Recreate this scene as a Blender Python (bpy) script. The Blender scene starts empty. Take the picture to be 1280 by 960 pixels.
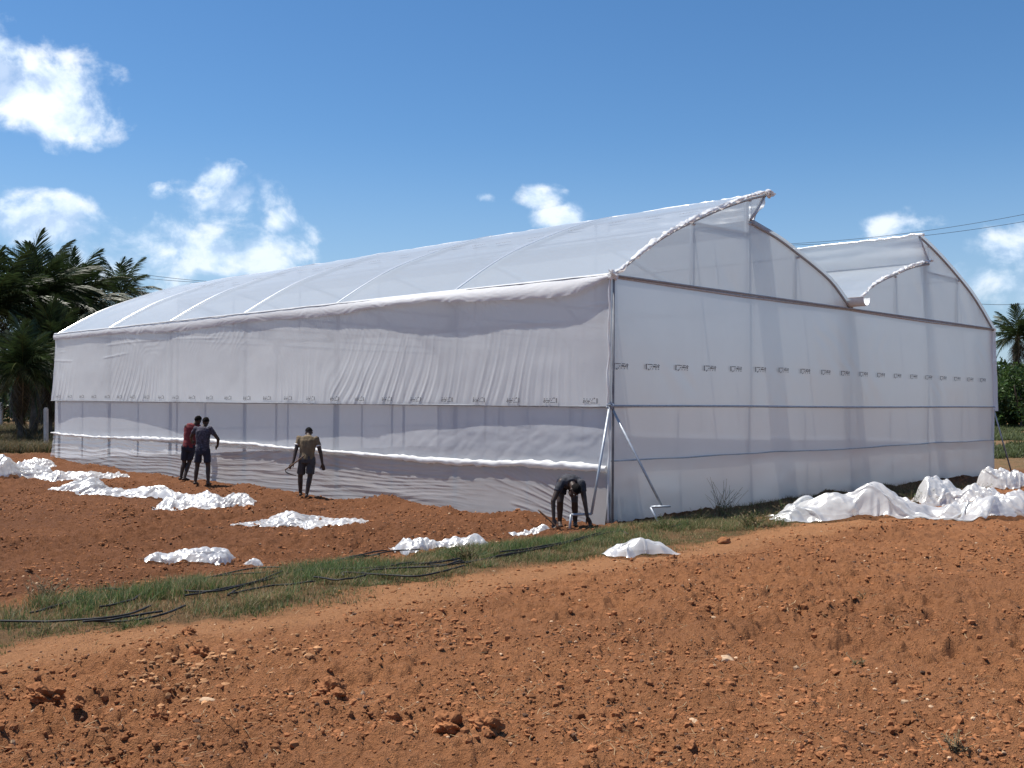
import bpy, math, random
import numpy as np
from mathutils import Matrix, Vector
rng = np.random.default_rng(7); random.seed(7)
sc = bpy.context.scene
COL = sc.collection
R_ = math.radians

# ------------------------------------------------------------------ camera
FPX, PITCH, ROLL, YAW = 1292.464, .017, .007, -.792
CAM = np.array([11.266, -13.441, 2.022])
fh = np.array([math.sin(YAW), math.cos(YAW), 0]); rh = np.array([math.cos(YAW), -math.sin(YAW), 0]); zz = np.array([0, 0, 1.])
CF = fh*math.cos(PITCH)+zz*math.sin(PITCH); cu = -fh*math.sin(PITCH)+zz*math.cos(PITCH)
CR = rh*math.cos(ROLL)+cu*math.sin(ROLL); CU = -rh*math.sin(ROLL)+cu*math.cos(ROLL)
cd = bpy.data.cameras.new('camera'); cam = bpy.data.objects.new('camera', cd); COL.objects.link(cam)
cd.sensor_width = 36; cd.lens = 36*FPX/1280; cd.clip_end = 6000; cd.clip_start = .05
cam.matrix_world = Matrix(((CR[0], CU[0], -CF[0], CAM[0]), (CR[1], CU[1], -CF[1], CAM[1]), (CR[2], CU[2], -CF[2], CAM[2]), (0, 0, 0, 1)))
sc.camera = cam
AW = np.array([fh[0], fh[1], 0]); RT = rh            # horizontal 'away' and 'right' at the place the photographer stands

# ------------------------------------------------------------------ sun, sky, exposure
SUN_EL, SUN_ROT = R_(65), math.atan2(-.9, -.43)
sun_dir = Vector((math.sin(SUN_ROT)*math.cos(SUN_EL), math.cos(SUN_ROT)*math.cos(SUN_EL), math.sin(SUN_EL)))
sl = bpy.data.lights.new('sun', 'SUN'); sl.energy = 4.6; sl.angle = R_(.53); sl.color = (1, .95, .87)
so = bpy.data.objects.new('sun', sl); COL.objects.link(so); so.rotation_euler = sun_dir.to_track_quat('Z', 'Y').to_euler(); so.location = (0, 0, 40)
sc.view_settings.view_transform = 'Standard'; sc.view_settings.look = 'None'; sc.view_settings.gamma = 1
sc.view_settings.use_curve_mapping = False; sc.view_settings.exposure = 0.55
sc.cycles.use_denoising = True
sc.cycles.max_bounces = 7; sc.cycles.transmission_bounces = 6; sc.cycles.transparent_max_bounces = 14; sc.cycles.diffuse_bounces = 4; sc.cycles.glossy_bounces = 2
sc.cycles.sample_clamp_indirect = 4; sc.cycles.caustics_reflective = False; sc.cycles.caustics_refractive = False
SKY_STRENGTH = .1

def pix_ray(px, py): return CF+CR*(px-640)/FPX-CU*(py-480)/FPX
def azel(px, py):
    d = pix_ray(px, py); return math.atan2(d[0], d[1]), math.asin(d[2]/np.linalg.norm(d))

class NT:                                            # small node-graph helper
    def __init__(s, tree): s.t = tree; s.n = tree.nodes; s.l = tree.links
    def new(s, typ, **kw):
        n = s.n.new(typ)
        for k, v in kw.items(): setattr(n, k, v)
        return n
    def put(s, sock, v):
        if isinstance(v, bpy.types.NodeSocket): s.l.new(v, sock)
        elif v is not None: sock.default_value = v
    def math(s, op, a, b=None, c=None, clamp=False):
        n = s.new('ShaderNodeMath', operation=op); n.use_clamp = clamp
        for i, v in enumerate((a, b, c)): s.put(n.inputs[i], v)
        return n.outputs[0]
    def mix(s, f, a, b, typ='RGBA', blend='MIX'):
        n = s.new('ShaderNodeMix', data_type=typ)
        if typ == 'RGBA': n.blend_type = blend
        ins = [i for i in n.inputs if i.enabled]
        s.put(ins[0], f); s.put(ins[1], a); s.put(ins[2], b)
        return [o for o in n.outputs if o.enabled][0]
    def noise(s, vec, scale, detail=4, rough=.55, dist=0):
        n = s.new('ShaderNodeTexNoise'); s.put(n.inputs['Vector'], vec)
        n.inputs['Scale'].default_value = scale; n.inputs['Detail'].default_value = detail
        n.inputs['Roughness'].default_value = rough; n.inputs['Distortion'].default_value = dist
        return n.outputs[0]
    def ramp(s, f, stops):
        n = s.new('ShaderNodeValToRGB'); e = n.color_ramp.elements
        while len(e) < len(stops): e.new(.5)
        for k, (p, c) in zip(e, stops): k.position = p; k.color = (*c, 1) if len(c) == 3 else c
        s.put(n.inputs[0], f); return n.outputs[0]
    def smooth(s, v, lo, hi, a=0., b=1.):
        n = s.new('ShaderNodeMapRange', interpolation_type='SMOOTHSTEP')
        s.put(n.inputs[0], v); n.inputs[1].default_value = lo; n.inputs[2].default_value = hi
        n.inputs[3].default_value = a; n.inputs[4].default_value = b
        return n.outputs[0]

wd = bpy.data.worlds.new('World'); sc.world = wd; wd.use_nodes = True
w = NT(wd.node_tree); bg = w.n['Background']
sky = w.new('ShaderNodeTexSky', sky_type='NISHITA'); sky.sun_disc = False
sky.sun_elevation = SUN_EL; sky.sun_rotation = SUN_ROT % (2*math.pi)
sky.air_density = 1.0; sky.dust_density = .25; sky.ozone_density = 3.0; sky.altitude = 600
tc = w.new('ShaderNodeTexCoord'); sep = w.new('ShaderNodeSeparateXYZ'); w.l.new(tc.outputs['Generated'], sep.inputs[0])
dx, dy, dz = sep.outputs
az = w.math('ARCTAN2', dx, dy); el = w.math('ARCSINE', dz)
cmb = w.new('ShaderNodeCombineXYZ'); w.put(cmb.inputs[0], az); w.put(cmb.inputs[1], w.math('MULTIPLY', el, 1.15)); cv = cmb.outputs[0]
# cumulus: (azimuth, elevation) centres and radii
CL = [(20, 110, 110, 55, 1.0), (70, 145, 75, 36, .9), (8, 70, 40, 36, .8), (18, 28, 22, 14, .5), (120, 150, 30, 20, .5),
      (30, 280, 90, 36, .95), (90, 262, 36, 22, .8), (205, 240, 24, 13, .55), (285, 250, 66, 34, .9), (275, 225, 36, 24, .9), (345, 280, 28, 24, .9),
      (240, 312, 150, 42, .72), (120, 330, 150, 40, .8), (330, 312, 60, 50, .85),
      (610, 246, 20, 9, .55), (672, 246, 36, 18, .85), (700, 272, 42, 16, .85), (715, 265, 26, 15, .6),
      (1115, 282, 48, 22, .8), (1150, 280, 34, 14, .6), (1265, 305, 46, 36, .8), (1210, 350, 46, 26, .75), (1270, 355, 52, 28, .7)]
blobs = [(*azel(a, b), c/FPX, d/FPX, e) for a, b, c, d, e in CL]
acc = None
for a0, e0, ra, re, amp in blobs:
    u = w.math('MULTIPLY', w.math('SUBTRACT', az, a0), 1/ra)
    v = w.math('MULTIPLY', w.math('SUBTRACT', el, e0), 1/re)
    g = w.math('MULTIPLY', w.math('EXPONENT', w.math('MULTIPLY', w.math('ADD', w.math('MULTIPLY', u, u), w.math('MULTIPLY', v, v)), -.9)), amp)
    acc = g if acc is None else w.math('MAXIMUM', acc, g)
away_ = w.smooth(w.math('ABSOLUTE', w.math('SUBTRACT', az, azel(640, 480)[0])), .55, .75)     # the same broken cumulus round the rest of the sky
gen = w.math('MULTIPLY', w.smooth(w.noise(cv, 4.5, 3), .5, .72), w.smooth(el, R_(50), R_(28)))
acc = w.math('MAXIMUM', acc, w.math('MULTIPLY', gen, away_))
n1 = w.noise(cv, 17, 9, .58, .25); n2 = w.noise(cv, 46, 6, .6)
dens = w.math('ADD', acc, w.math('MULTIPLY', w.math('SUBTRACT', n1, .5), 1.9))
dens = w.math('ADD', dens, w.math('MULTIPLY', w.math('SUBTRACT', n2, .5), .5))
dens = w.math('MULTIPLY', dens, w.smooth(acc, .08, .3))
cov = w.smooth(dens, .33, .88)
off = w.new('ShaderNodeVectorMath', operation='ADD'); w.l.new(cv, off.inputs[0]); off.inputs[1].default_value = (-.012, .022, 0)
n3 = w.noise(off.outputs[0], 17, 9, .58, .25)
lit = w.math('ADD', w.math('MULTIPLY', w.math('SUBTRACT', n1, n3), 4.6), w.math('MULTIPLY', dens, .25), clamp=False)
ccol = w.ramp(w.math('ADD', lit, .28, clamp=True), [(0, (4.6, 5.6, 7.2)), (.45, (6.4, 7.3, 8.4)), (1, (8.3, 8.6, 8.9))])
low = w.smooth(el, R_(1), R_(15), .62, 1.)
hs = w.new('ShaderNodeHueSaturation'); hs.inputs['Saturation'].default_value = 1.22; hs.inputs['Value'].default_value = .86; w.l.new(sky.outputs[0], hs.inputs['Color'])
hazy = w.mix(w.smooth(el, R_(-1), R_(15), .72, 0.), hs.outputs[0], (2.55, 3.6, 5.0, 1))       # milky air low over the land
skyc = w.mix(w.math('MULTIPLY', w.math('MULTIPLY', cov, low), .82), hazy, ccol)
w.l.new(skyc, bg.inputs[0]); bg.inputs[1].default_value = SKY_STRENGTH

# ------------------------------------------------------------------ numpy noise
def _h(ix, iy, s):
    n = (ix.astype(np.int64)*374761393+iy.astype(np.int64)*668265263+s*1442695041) & 0x7fffffff
    n = ((n ^ (n >> 13))*1274126177) & 0x7fffffff
    n = ((n ^ (n >> 15))*2246822519) & 0x7fffffff
    return ((n ^ (n >> 16)) & 0xffff)/65535.
def vn(x, y, s=0):
    x = np.asarray(x, float); y = np.asarray(y, float)
    ix = np.floor(x); iy = np.floor(y); fx = x-ix; fy = y-iy
    fx = fx*fx*fx*(fx*(fx*6-15)+10); fy = fy*fy*fy*(fy*(fy*6-15)+10)
    a = _h(ix, iy, s); b = _h(ix+1, iy, s); c = _h(ix, iy+1, s); d = _h(ix+1, iy+1, s)
    return (a+(b-a)*fx+(c-a)*fy+(a-b-c+d)*fx*fy)*2-1
def fbm(x, y, o=4, s=0, g=.5):
    t = 0; a = 1
    for i in range(o):
        t = t+a*vn(x*2**i*1.03+i*17.3, y*2**i*.97-i*9.1, s+i); a *= g
    return t
def tri(t): return 2*np.abs(2*(t-np.floor(t+.5)))-1
def sst(x, a, b):
    t = np.clip((np.asarray(x, float)-a)/(b-a), 0, 1); return t*t*(3-2*t)

# ------------------------------------------------------------------ object helpers
def link(o, parent=None):
    COL.objects.link(o)
    if parent is not None: o.parent = parent
    return o
def tag(o, label=None, cat=None, group=None, kind=None):
    for k, v in (('label', label), ('category', cat), ('group', group), ('kind', kind)):
        if v: o[k] = v
    return o
def make_mesh(name, V, F, mats, smooth=True, mi=None, col=None):
    V = np.asarray(V, np.float32); me = bpy.data.meshes.new(name)
    if isinstance(F, np.ndarray):
        k = F.shape[1]; nf = len(F)
        me.vertices.add(len(V)); me.vertices.foreach_set('co', V.ravel())
        me.loops.add(nf*k); me.loops.foreach_set('vertex_index', F.astype(np.int32).ravel())
        me.polygons.add(nf); me.polygons.foreach_set('loop_start', np.arange(0, nf*k, k, dtype=np.int32))
    else: me.from_pydata(V.tolist(), [], F)
    for m in (mats if isinstance(mats, (list, tuple)) else [mats]): me.materials.append(m)
    if mi is not None: me.polygons.foreach_set('material_index', np.asarray(mi, np.int32))
    me.update(calc_edges=True)
    me.polygons.foreach_set('use_smooth', [smooth]*len(me.polygons))
    if col is not None:
        ca = me.color_attributes.new('tint', 'FLOAT_COLOR', 'POINT')
        c4 = np.ones((len(V), 4), np.float32); c4[:, :3] = col; ca.data.foreach_set('color', c4.ravel())
    return me
def obj(name, V, F, mats, parent=None, smooth=True, **k):
    return link(bpy.data.objects.new(name, make_mesh(name, V, F, mats, smooth, **k)), parent)
def empty(name, loc=(0, 0, 0)):
    o = bpy.data.objects.new(name, None); o.location = loc; o.empty_display_size = .2; return link(o)
def grid_faces(nu, nv, wrap=False):
    i, j = np.meshgrid(np.arange(nu-1), np.arange(nv-1 if not wrap else nv), indexing='ij')
    a = i*nv+j; b = i*nv+(j+1) % nv; c = (i+1)*nv+(j+1) % nv; d = (i+1)*nv+j
    return np.stack([a, b, c, d], -1).reshape(-1, 4)
def sheet(name, X, Y, Z, mat, parent=None, flip=False, **k):
    nu, nv = X.shape; F = grid_faces(nu, nv)
    if flip: F = F[:, ::-1]
    return obj(name, np.stack([X, Y, Z], -1).reshape(-1, 3), F, mat, parent, **k)
def tube_vf(P, r, n=8, cap=True):
    P = np.asarray(P, float); m = len(P); r = np.broadcast_to(np.asarray(r, float), (m,))
    T = np.gradient(P, axis=0); T /= np.linalg.norm(T, axis=1)[:, None]+1e-9
    a = np.array([0, 0, 1.]) if abs(T[0][2]) < .9 else np.array([1., 0, 0])
    V = []
    u = np.cross(T[0], a); u /= np.linalg.norm(u)
    th = np.arange(n)*2*math.pi/n
    for i in range(m):
        u = u-T[i]*(u@T[i]); u /= np.linalg.norm(u)+1e-9; v = np.cross(T[i], u)
        V.append(P[i]+r[i]*(np.cos(th)[:, None]*u+np.sin(th)[:, None]*v))
    V = np.concatenate(V); F = grid_faces(m, n, True).tolist()
    if cap: F += [list(range(n))[::-1], [(m-1)*n+i for i in range(n)]]
    return V, [f[::-1] for f in F]
def tube(name, P, r, mat, parent=None, n=8): V, F = tube_vf(P, r, n); return obj(name, V, F, mat, parent)
def join_vf(L):
    V = []; F = []; o = 0
    for v, f in L:
        V.append(np.asarray(v, float)); F += [[i+o for i in q] for q in (f.tolist() if isinstance(f, np.ndarray) else f)]; o += len(v)
    return np.concatenate(V), F
def box_vf(c, s, M=None):
    c = np.array(c, float); s = np.array(s, float)/2
    V = np.array([[x, y, z] for x in (-1, 1) for y in (-1, 1) for z in (-1, 1)], float)*s
    if M is not None: V = V@np.array(M).T
    return V+c, [[0, 1, 3, 2], [4, 6, 7, 5], [0, 4, 5, 1], [2, 3, 7, 6], [0, 2, 6, 4], [1, 5, 7, 3]]
def spline(P, n):
    P = np.asarray(P, float); k = len(P)
    if k == 2: return P[0]+(P[1]-P[0])*np.linspace(0, 1, n)[:, None]
    Q = np.vstack([2*P[0]-P[1], P, 2*P[-1]-P[-2]]); out = []
    for t in np.linspace(0, k-1-1e-6, n):
        i = int(t); f = t-i; a, b, c, d = Q[i:i+4]
        out.append(.5*((2*b)+(c-a)*f+(2*a-5*b+4*c-d)*f*f+(3*b-a-3*c+d)*f**3))
    return np.array(out)
def ico(sub):
    import bmesh
    bm = bmesh.new(); bmesh.ops.create_icosphere(bm, subdivisions=sub, radius=1)
    V = np.array([v.co[:] for v in bm.verts]); F = np.array([[v.index for v in f.verts] for f in bm.faces]); bm.free(); return V, F

# ------------------------------------------------------------------ materials
def mat(name):
    m = bpy.data.materials.new(name); m.use_nodes = True; t = NT(m.node_tree); t.n.remove(t.n['Principled BSDF']); return m, t
def out(t, s): t.l.new(s, t.n['Material Output'].inputs['Surface'])
def principled(t, **kw):
    p = t.new('ShaderNodeBsdfPrincipled')
    for k, v in kw.items(): t.put(p.inputs[k.replace('_', ' ')], v)
    return p
def bump(t, h, strength, dist):
    b = t.new('ShaderNodeBump'); b.inputs['Strength'].default_value = strength; b.inputs['Distance'].default_value = dist
    t.put(b.inputs['Height'], h); return b.outputs[0]
def objco(t): return t.new('ShaderNodeTexCoord').outputs['Object']
def plain(name, c, rough=.6, metal=0., var=.18, scale=9., bmp=0., spec=.4, bscale=60):
    m, t = mat(name); co = objco(t); n = t.noise(co, scale, 5)
    lo = tuple(x*(1-var) for x in c); hi = tuple(min(1, x*(1+var)) for x in c)
    p = principled(t, Base_Color=t.ramp(n, [(.3, lo), (.7, hi)]), Roughness=rough, Metallic=metal)
    p.inputs['Specular IOR Level'].default_value = spec
    if bmp: t.put(p.inputs['Normal'], bump(t, t.noise(co, bscale, 4), .6, bmp))
    out(t, p.outputs[0]); return m
def film(name, transp, transl, diff, col=(.86, .87, .88), gloss=.55, rough=.22, dirt=.06, bscale=3., bdist=.004, tcol=(.95, .96, .97)):
    m, t = mat(name); co = objco(t)
    n = t.noise(co, 1.3, 6, .6); n2 = t.noise(co, bscale, 5, .6)
    c = t.ramp(n, [(.3, tuple(x*(1-dirt) for x in col)), (.7, col)])
    nb = bump(t, n2, .5, bdist)
    D = t.new('ShaderNodeBsdfDiffuse'); t.put(D.inputs[0], c); t.put(D.inputs['Normal'], nb)
    T = t.new('ShaderNodeBsdfTranslucent'); t.put(T.inputs[0], c); t.put(T.inputs['Normal'], nb)
    A = t.new('ShaderNodeBsdfTransparent'); A.inputs[0].default_value = (*tcol, 1)
    G = t.new('ShaderNodeBsdfGlossy'); G.inputs['Roughness'].default_value = rough; t.put(G.inputs['Normal'], nb)
    m1 = t.new('ShaderNodeMixShader'); m1.inputs[0].default_value = transl/(transl+diff)
    t.l.new(D.outputs[0], m1.inputs[1]); t.l.new(T.outputs[0], m1.inputs[2])
    m2 = t.new('ShaderNodeMixShader'); m2.inputs[0].default_value = transp
    t.l.new(m1.outputs[0], m2.inputs[1]); t.l.new(A.outputs[0], m2.inputs[2])
    fr = t.new('ShaderNodeFresnel'); fr.inputs[0].default_value = 1.5; t.put(fr.inputs['Normal'], nb)
    m3 = t.new('ShaderNodeMixShader'); t.put(m3.inputs[0], t.math('MULTIPLY', fr.outputs[0], gloss))
    t.l.new(m2.outputs[0], m3.inputs[1]); t.l.new(G.outputs[0], m3.inputs[2])
    out(t, m3.outputs[0]); return m

M = {}
M['roof_film'] = film('roof_film', .17, .57, .26, col=(.77, .89, 1.), gloss=.7, rough=.3, dirt=.03, bdist=.002)
M['wall_film'] = film('wall_film', .08, .53, .39, col=(.93, .94, .95), gloss=.4, rough=.34, dirt=.04, bdist=.003)
M['gable_top'] = film('gable_top', .2, .62, .18, col=(.93, .96, .99), gloss=.25, rough=.4, dirt=.04, bdist=.003)
M['gable_film'] = film('gable_film', .14, .5, .36, col=(.93, .94, .95), gloss=.3, rough=.4, dirt=.04, bdist=.003)
M['skirt_film'] = film('skirt_film', .42, .3, .28, col=(.84, .82, .82), gloss=.7, rough=.18, bscale=6, bdist=.006)
M['net'] = film('insect_net', .14, .4, .46, col=(.74, .76, .8), gloss=.1, rough=.5)
M['hem_film'] = film('hem_film', .03, .3, .67, col=(.9, .9, .9), gloss=.4, rough=.3, bscale=9, bdist=.006)
M['tape'] = film('film_tape', .05, .4, .55, col=(.86, .92, .98), gloss=.5, rough=.3)
M['loose_film'] = film('loose_film', .22, .36, .42, col=(.84, .85, .85), gloss=.25, rough=.32, bscale=7, bdist=.004)
M['steel'] = plain('galvanised_steel', (.42, .45, .49), .45, .35, .15, 14)
M['arch_steel'] = plain('dull_zinc', (.3, .33, .37), .7, 0, .12, 10)
M['post_grey'] = plain('weathered_post', (.22, .23, .25), .7, 0, .25, 6)
M['gutter'] = plain('gutter_white', (.78, .79, .78), .5, 0, .08)
M['ink'] = plain('black_ink', (.1, .1, .11), .6)
M['pipe'] = plain('black_pipe', (.01, .01, .011), .65, 0, .3)
M['wire'] = plain('wire_dark', (.03, .03, .035), .6)
M['concrete'] = plain('concrete', (.5, .48, .45), .9, 0, .2, 8, .004)
M['wood'] = plain('handle_wood', (.13, .07, .04), .7, 0, .3, 20)
M['iron'] = plain('iron_blade', (.08, .075, .07), .5, .6)

def soil_material():
    m, t = mat('red_soil'); co = objco(t)
    at = t.new('ShaderNodeVertexColor', layer_name='tint'); sp = t.new('ShaderNodeSeparateColor'); t.l.new(at.outputs[0], sp.inputs[0])
    big = t.noise(co, .35, 4); mid = t.noise(co, 2.6, 6, .65); fine = t.noise(co, 22, 6, .7); grit = t.noise(co, 90, 3, .6)
    c = t.ramp(mid, [(.28, (.22, .093, .039)), (.5, (.345, .148, .064)), (.75, (.45, .205, .092))])
    c = t.mix(.5, c, t.ramp(fine, [(.3, (.17, .07, .031)), (.55, (.345, .15, .065)), (.8, (.54, .275, .128))]))
    c = t.mix(t.smooth(big, .42, .68, 0, .35), c, (.195, .086, .041, 1))
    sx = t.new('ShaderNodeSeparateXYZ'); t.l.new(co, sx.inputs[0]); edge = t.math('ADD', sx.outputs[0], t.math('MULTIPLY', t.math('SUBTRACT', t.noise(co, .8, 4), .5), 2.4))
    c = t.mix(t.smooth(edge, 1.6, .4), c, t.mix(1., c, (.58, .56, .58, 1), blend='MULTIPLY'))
    c = t.mix(t.math('MULTIPLY', sp.outputs[0], .8), c, t.ramp(fine, [(.3, (.35, .162, .072)), (.7, (.47, .235, .108))]))     # trodden path
    c = t.mix(t.math('MULTIPLY', sp.outputs[1], .75), c, t.ramp(fine, [(.3, (.07, .055, .026)), (.7, (.17, .115, .055))]))    # weedy, under the grass
    c = t.mix(t.math('MULTIPLY', sp.outputs[2], .85), c, t.ramp(mid, [(.3, (.1, .1, .04)), (.5, (.2, .13, .065)), (.75, (.28, .15, .08))]))   # far fields
    p = principled(t, Base_Color=c, Roughness=.95); p.inputs['Specular IOR Level'].default_value = .15
    t.put(p.inputs['Normal'], bump(t, t.math('ADD', fine, t.math('MULTIPLY', grit, .45)), 1., .06))
    out(t, p.outputs[0]); return m
M['soil'] = soil_material()
M['clod'] = plain('soil_clod', (.285, .122, .054), .95, 0, .4, 3, .006, .1)
M['stone'] = plain('pale_stone', (.5, .34, .21), .85, 0, .3, 12, .004)
def tinted(name, rough=.6, transl=.35, mult=1.):
    m, t = mat(name); at = t.new('ShaderNodeVertexColor', layer_name='tint')
    n = t.noise(objco(t), 5, 3); c = t.mix(1., at.outputs[0], t.ramp(n, [(.3, (.75*mult,)*3), (.7, (1.2*mult,)*3)]), blend='MULTIPLY')
    p = principled(t, Base_Color=c, Roughness=rough); p.inputs['Specular IOR Level'].default_value = .3
    T = t.new('ShaderNodeBsdfTranslucent'); t.put(T.inputs[0], c)
    mx = t.new('ShaderNodeMixShader'); mx.inputs[0].default_value = transl; t.l.new(p.outputs[0], mx.inputs[1]); t.l.new(T.outputs[0], mx.inputs[2])
    out(t, mx.outputs[0]); return m
M['blade'] = tinted('grass_blade', .55, .4); M['leaf'] = tinted('leaf', .45, .3)
M['pebble'] = tinted('pebble', .9, 0.); M['bark'] = plain('palm_bark', (.13, .105, .085), .9, 0, .3, 5, .02, .2, 9)

# ------------------------------------------------------------------ ground
H, W, L = 4.17, 16.74, 24.
def gz(x, y):
    x = np.asarray(x, float); y = np.asarray(y, float)
    z = np.interp(x, [-400, -60, -24, -16, -7, 0, 1.5, 3, 6, 11, 30], [.35, .3, .03, -.13, -.11, 0, .09, .19, .3, .42, .5])
    return z+.12*sst(y, 18, 60)
def zones(x, y):
    e = .28*fbm(x*.7, y*.7, 3, 40)+.1*fbm(x*3, y*3, 2, 41)
    yy = sst(y, 2.8, .2)
    strip = sst(x+e, .75, 1.3)*sst(-(x+e), -3.6, -3.1)*np.maximum(yy, .0)
    strip = np.maximum(strip, .75*sst(x+e, .1, .4)*sst(-(x+e), -2.6, -1.4)*sst(y, -1.2, 0.)*sst(-y, -15, -8))
    path = sst(x+e*.7, 3.1, 3.35)*sst(-(x+e*.7), -4.5, -3.8)*sst(-y, -3.5, -.5)
    far = np.maximum(sst(-x, 25.5, 28), sst(y, 18.5, 22))
    return strip, path*(1-strip), far
def gdetail(x, y, strip, path, far):
    plough = (1-strip)*(1-.85*path)*(1-.7*far)
    rid = 1-np.abs(fbm(x*2.1, y*2.1, 4, 11, .55))
    rough = sst(fbm(x*.5, y*.5, 3, 60), -.5, .7)
    d = plough*(.045*fbm(x*.55, y*.55, 3, 3)+(.022+.035*rough)*(rid-.6)+(.019+.028*rough)*fbm(x*6.5, y*6.5, 4, 21, .65)+.012*fbm(x*16, y*16, 2, 24)+.01*fbm(x*32, y*32, 2, 23))
    fur = np.sin(2*math.pi*(x+.12*fbm(x*.5, y*.5, 2, 62))/.62)*sst(fbm(x*.22+3, y*.22, 2, 63), -.35, .5)
    d += plough*.02*fur
    d += (1-plough)*.012*fbm(x*5, y*5, 3, 31)
    # spoil heaped along the foot of the film
    n = .6+.6*fbm(x*1.1, y*1.1, 3, 51)
    d += .13*np.clip(n, 0, 2)*np.exp(-((y+.62)/.28)**2)*sst(-x, .3, 1.5)*sst(x, -24.5, -23)
    d += .2*np.clip(n, 0, 2)*np.exp(-((x-.55)/.3)**2)*sst(y, .5, 6)*sst(-y, -17.5, -16)
    inside = sst(-x, -.1, .1)*sst(x, -24.2, -24)*sst(y, -.1, .1)*sst(-y, -16.9, -16.6)
    return d*(1-.8*inside)
ang = np.concatenate([np.linspace(-33, 33, 700), np.linspace(33, 327, 90)[1:-1]])*math.pi/180
rad = np.concatenate([[.05], np.geomspace(.6, 3.6, 14), np.geomspace(3.65, 42, 540), np.geomspace(43, 3500, 60)])
A, Rr = np.meshgrid(ang, rad, indexing='xy')
ca, sa = np.cos(A), np.sin(A)
GX = CAM[0]+Rr*(ca*AW[0]+sa*RT[0]); GY = CAM[1]+Rr*(ca*AW[1]+sa*RT[1])
zs, zp, zf = zones(GX, GY)
GZ = gz(GX, GY)+gdetail(GX, GY, zs, zp, zf)
V = np.stack([GX, GY, GZ], -1).reshape(-1, 3)
gcol = np.stack([zp, zs, zf], -1).reshape(-1, 3)
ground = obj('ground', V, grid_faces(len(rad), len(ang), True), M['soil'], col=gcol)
tag(ground, 'bare red ploughed soil field', kind='structure')
def ghit(px, py):                                     # point of the ground seen at a photo pixel
    d = pix_ray(px, py); t0, t1 = 1., 400.
    f = lambda t: CAM[2]+d[2]*t-gz(CAM[0]+d[0]*t, CAM[1]+d[1]*t)
    for t in np.geomspace(1, 400, 300):
        if f(t) < 0: t1 = t; break
        t0 = t
    for _ in range(40):
        tm = (t0+t1)/2
        if f(tm) > 0: t0 = tm
        else: t1 = tm
    p = CAM+d*t1; return np.array([p[0], p[1], float(gz(p[0], p[1]))])
def gfull(x, y):
    a, b, c = zones(x, y); return gz(x, y)+gdetail(x, y, a, b, c)

# ------------------------------------------------------------------ polyhouse
BOT_S = [0, 1.2, 2.5, 4.8, 7.5, 11.2, 14.5, 16.8, 19.4, 22.5, 24.1]; BOT_P = [.07, .055, .06, .09, .13, .17, .18, .13, .085, .085, .15]
def pinterp(s, xs, ys):
    s = np.asarray(s, float); e = .35
    return (np.interp(s, xs, ys)+np.interp(s-e, xs, ys)+np.interp(s+e, xs, ys))/3
ph = empty('polyhouse', (0, 0, 0))
tag(ph, 'two-span polyhouse of white plastic film with curved roofs and open ridge vents', 'greenhouse')
YR = 4.25                                             # ridge post of the first span
BIG = np.array([[0, 4.15], [.8, 4.65], [1.55, 5.06], [2.36, 5.41], [3.37, 5.8], [4.25, 6.09], [4.8, 6.24]])
HALF = np.array([[4.25, 5.62], [5.25, 5.42], [6.03, 5.2], [6.85, 4.95], [7.58, 4.67], [8.36, 4.2]])
def arc(P, n, mirror=False):
    P = spline(P, n)
    if mirror: P = P*[-1, 1]+[W, 0]
    return P
frames = [-4.*i for i in range(7)]
for fx in frames:
    for nm, P in (('arch_rib', BIG), ('half_arch_rib', HALF)):
        for mir in (0, 1):
            a = arc(P, 22, mir); front = fx == 0
            tube(nm, np.c_[np.full(22, fx+(.03 if front else 0)), a[:, 0], a[:, 1]-.02], .026 if front else .036, M['arch_steel'] if front else M['steel'], ph)
    for y in (.07, W/2, W-.07):
        fx_ = fx-.08 if fx == 0 else (fx+.08 if fx == -24 else fx)
        tube('post', [[fx_, y, -.3], [fx_, y, 2], [fx_, y, H]], .045, M['steel'], ph)
    if fx in (0, -24.):
        for y in (YR, W-YR):
            fx_ = fx-.07 if fx == 0 else fx+.07; tube('gable_post', [[fx_, y, -.3], [fx_, y, 3], [fx_, y, 6.06]], .038, M['steel'], ph)
    else:
        for y in (YR, W-YR):
            tube('ridge_post', [[fx, y, 4.15], [fx, y, 5], [fx, y, 6.06]], .03, M['steel'], ph)
    for y0, y1 in ((0, W/2), (W/2, W)):
        tube('cross_beam', [[fx, y0, H-.02], [fx, (y0+y1)/2, H-.05], [fx, y1, H-.02]], .035, M['steel'], ph)
for fx in np.arange(-22, 0, 4):                       # lighter intermediate side posts
    for y in (0.06, W-.06): tube('side_stud', [[fx, y, -.2], [fx, y, 1.5], [fx, y, 2.0]], .022, M['steel'], ph)
for y, z0, z1 in ((2.36, H, 5.38), (6.03, H, 5.17), (W-6.03, H, 5.17), (W-2.42, H, 5.40)):
    tube('gable_stud', [[-.04, y, z0], [-.04, y, (z0+z1)/2], [-.04, y, z1]], .028, M['steel'], ph)
for y in (1.9, 6.4, 10.4, 14.6): tube('gable_stud', [[-.07, y, 0], [-.07, y, 1], [-.07, y, 1.96]], .02, M['steel'], ph)
for a, b in (((2.36, 5.37), (4.25, 5.4)), ((W-2.42, 5.38), (W-4.25, 5.4))):
    tube('gable_bar', [[-.03, a[0], a[1]], [-.03, (a[0]+b[0])/2, (a[1]+b[1])/2], [-.03, b[0], b[1]]], .024, M['steel'], ph)
for mir in (0, 1):                                    # slanting stay under the overhanging ridge
    y = [4.26, 4.5, 4.78]; y = [W-k if mir else k for k in y]
    tube('vent_stay', [[.03, y[0], 5.66], [.03, y[1], 5.9], [.03, y[2], 6.2]], .026, M['steel'], ph)
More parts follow.
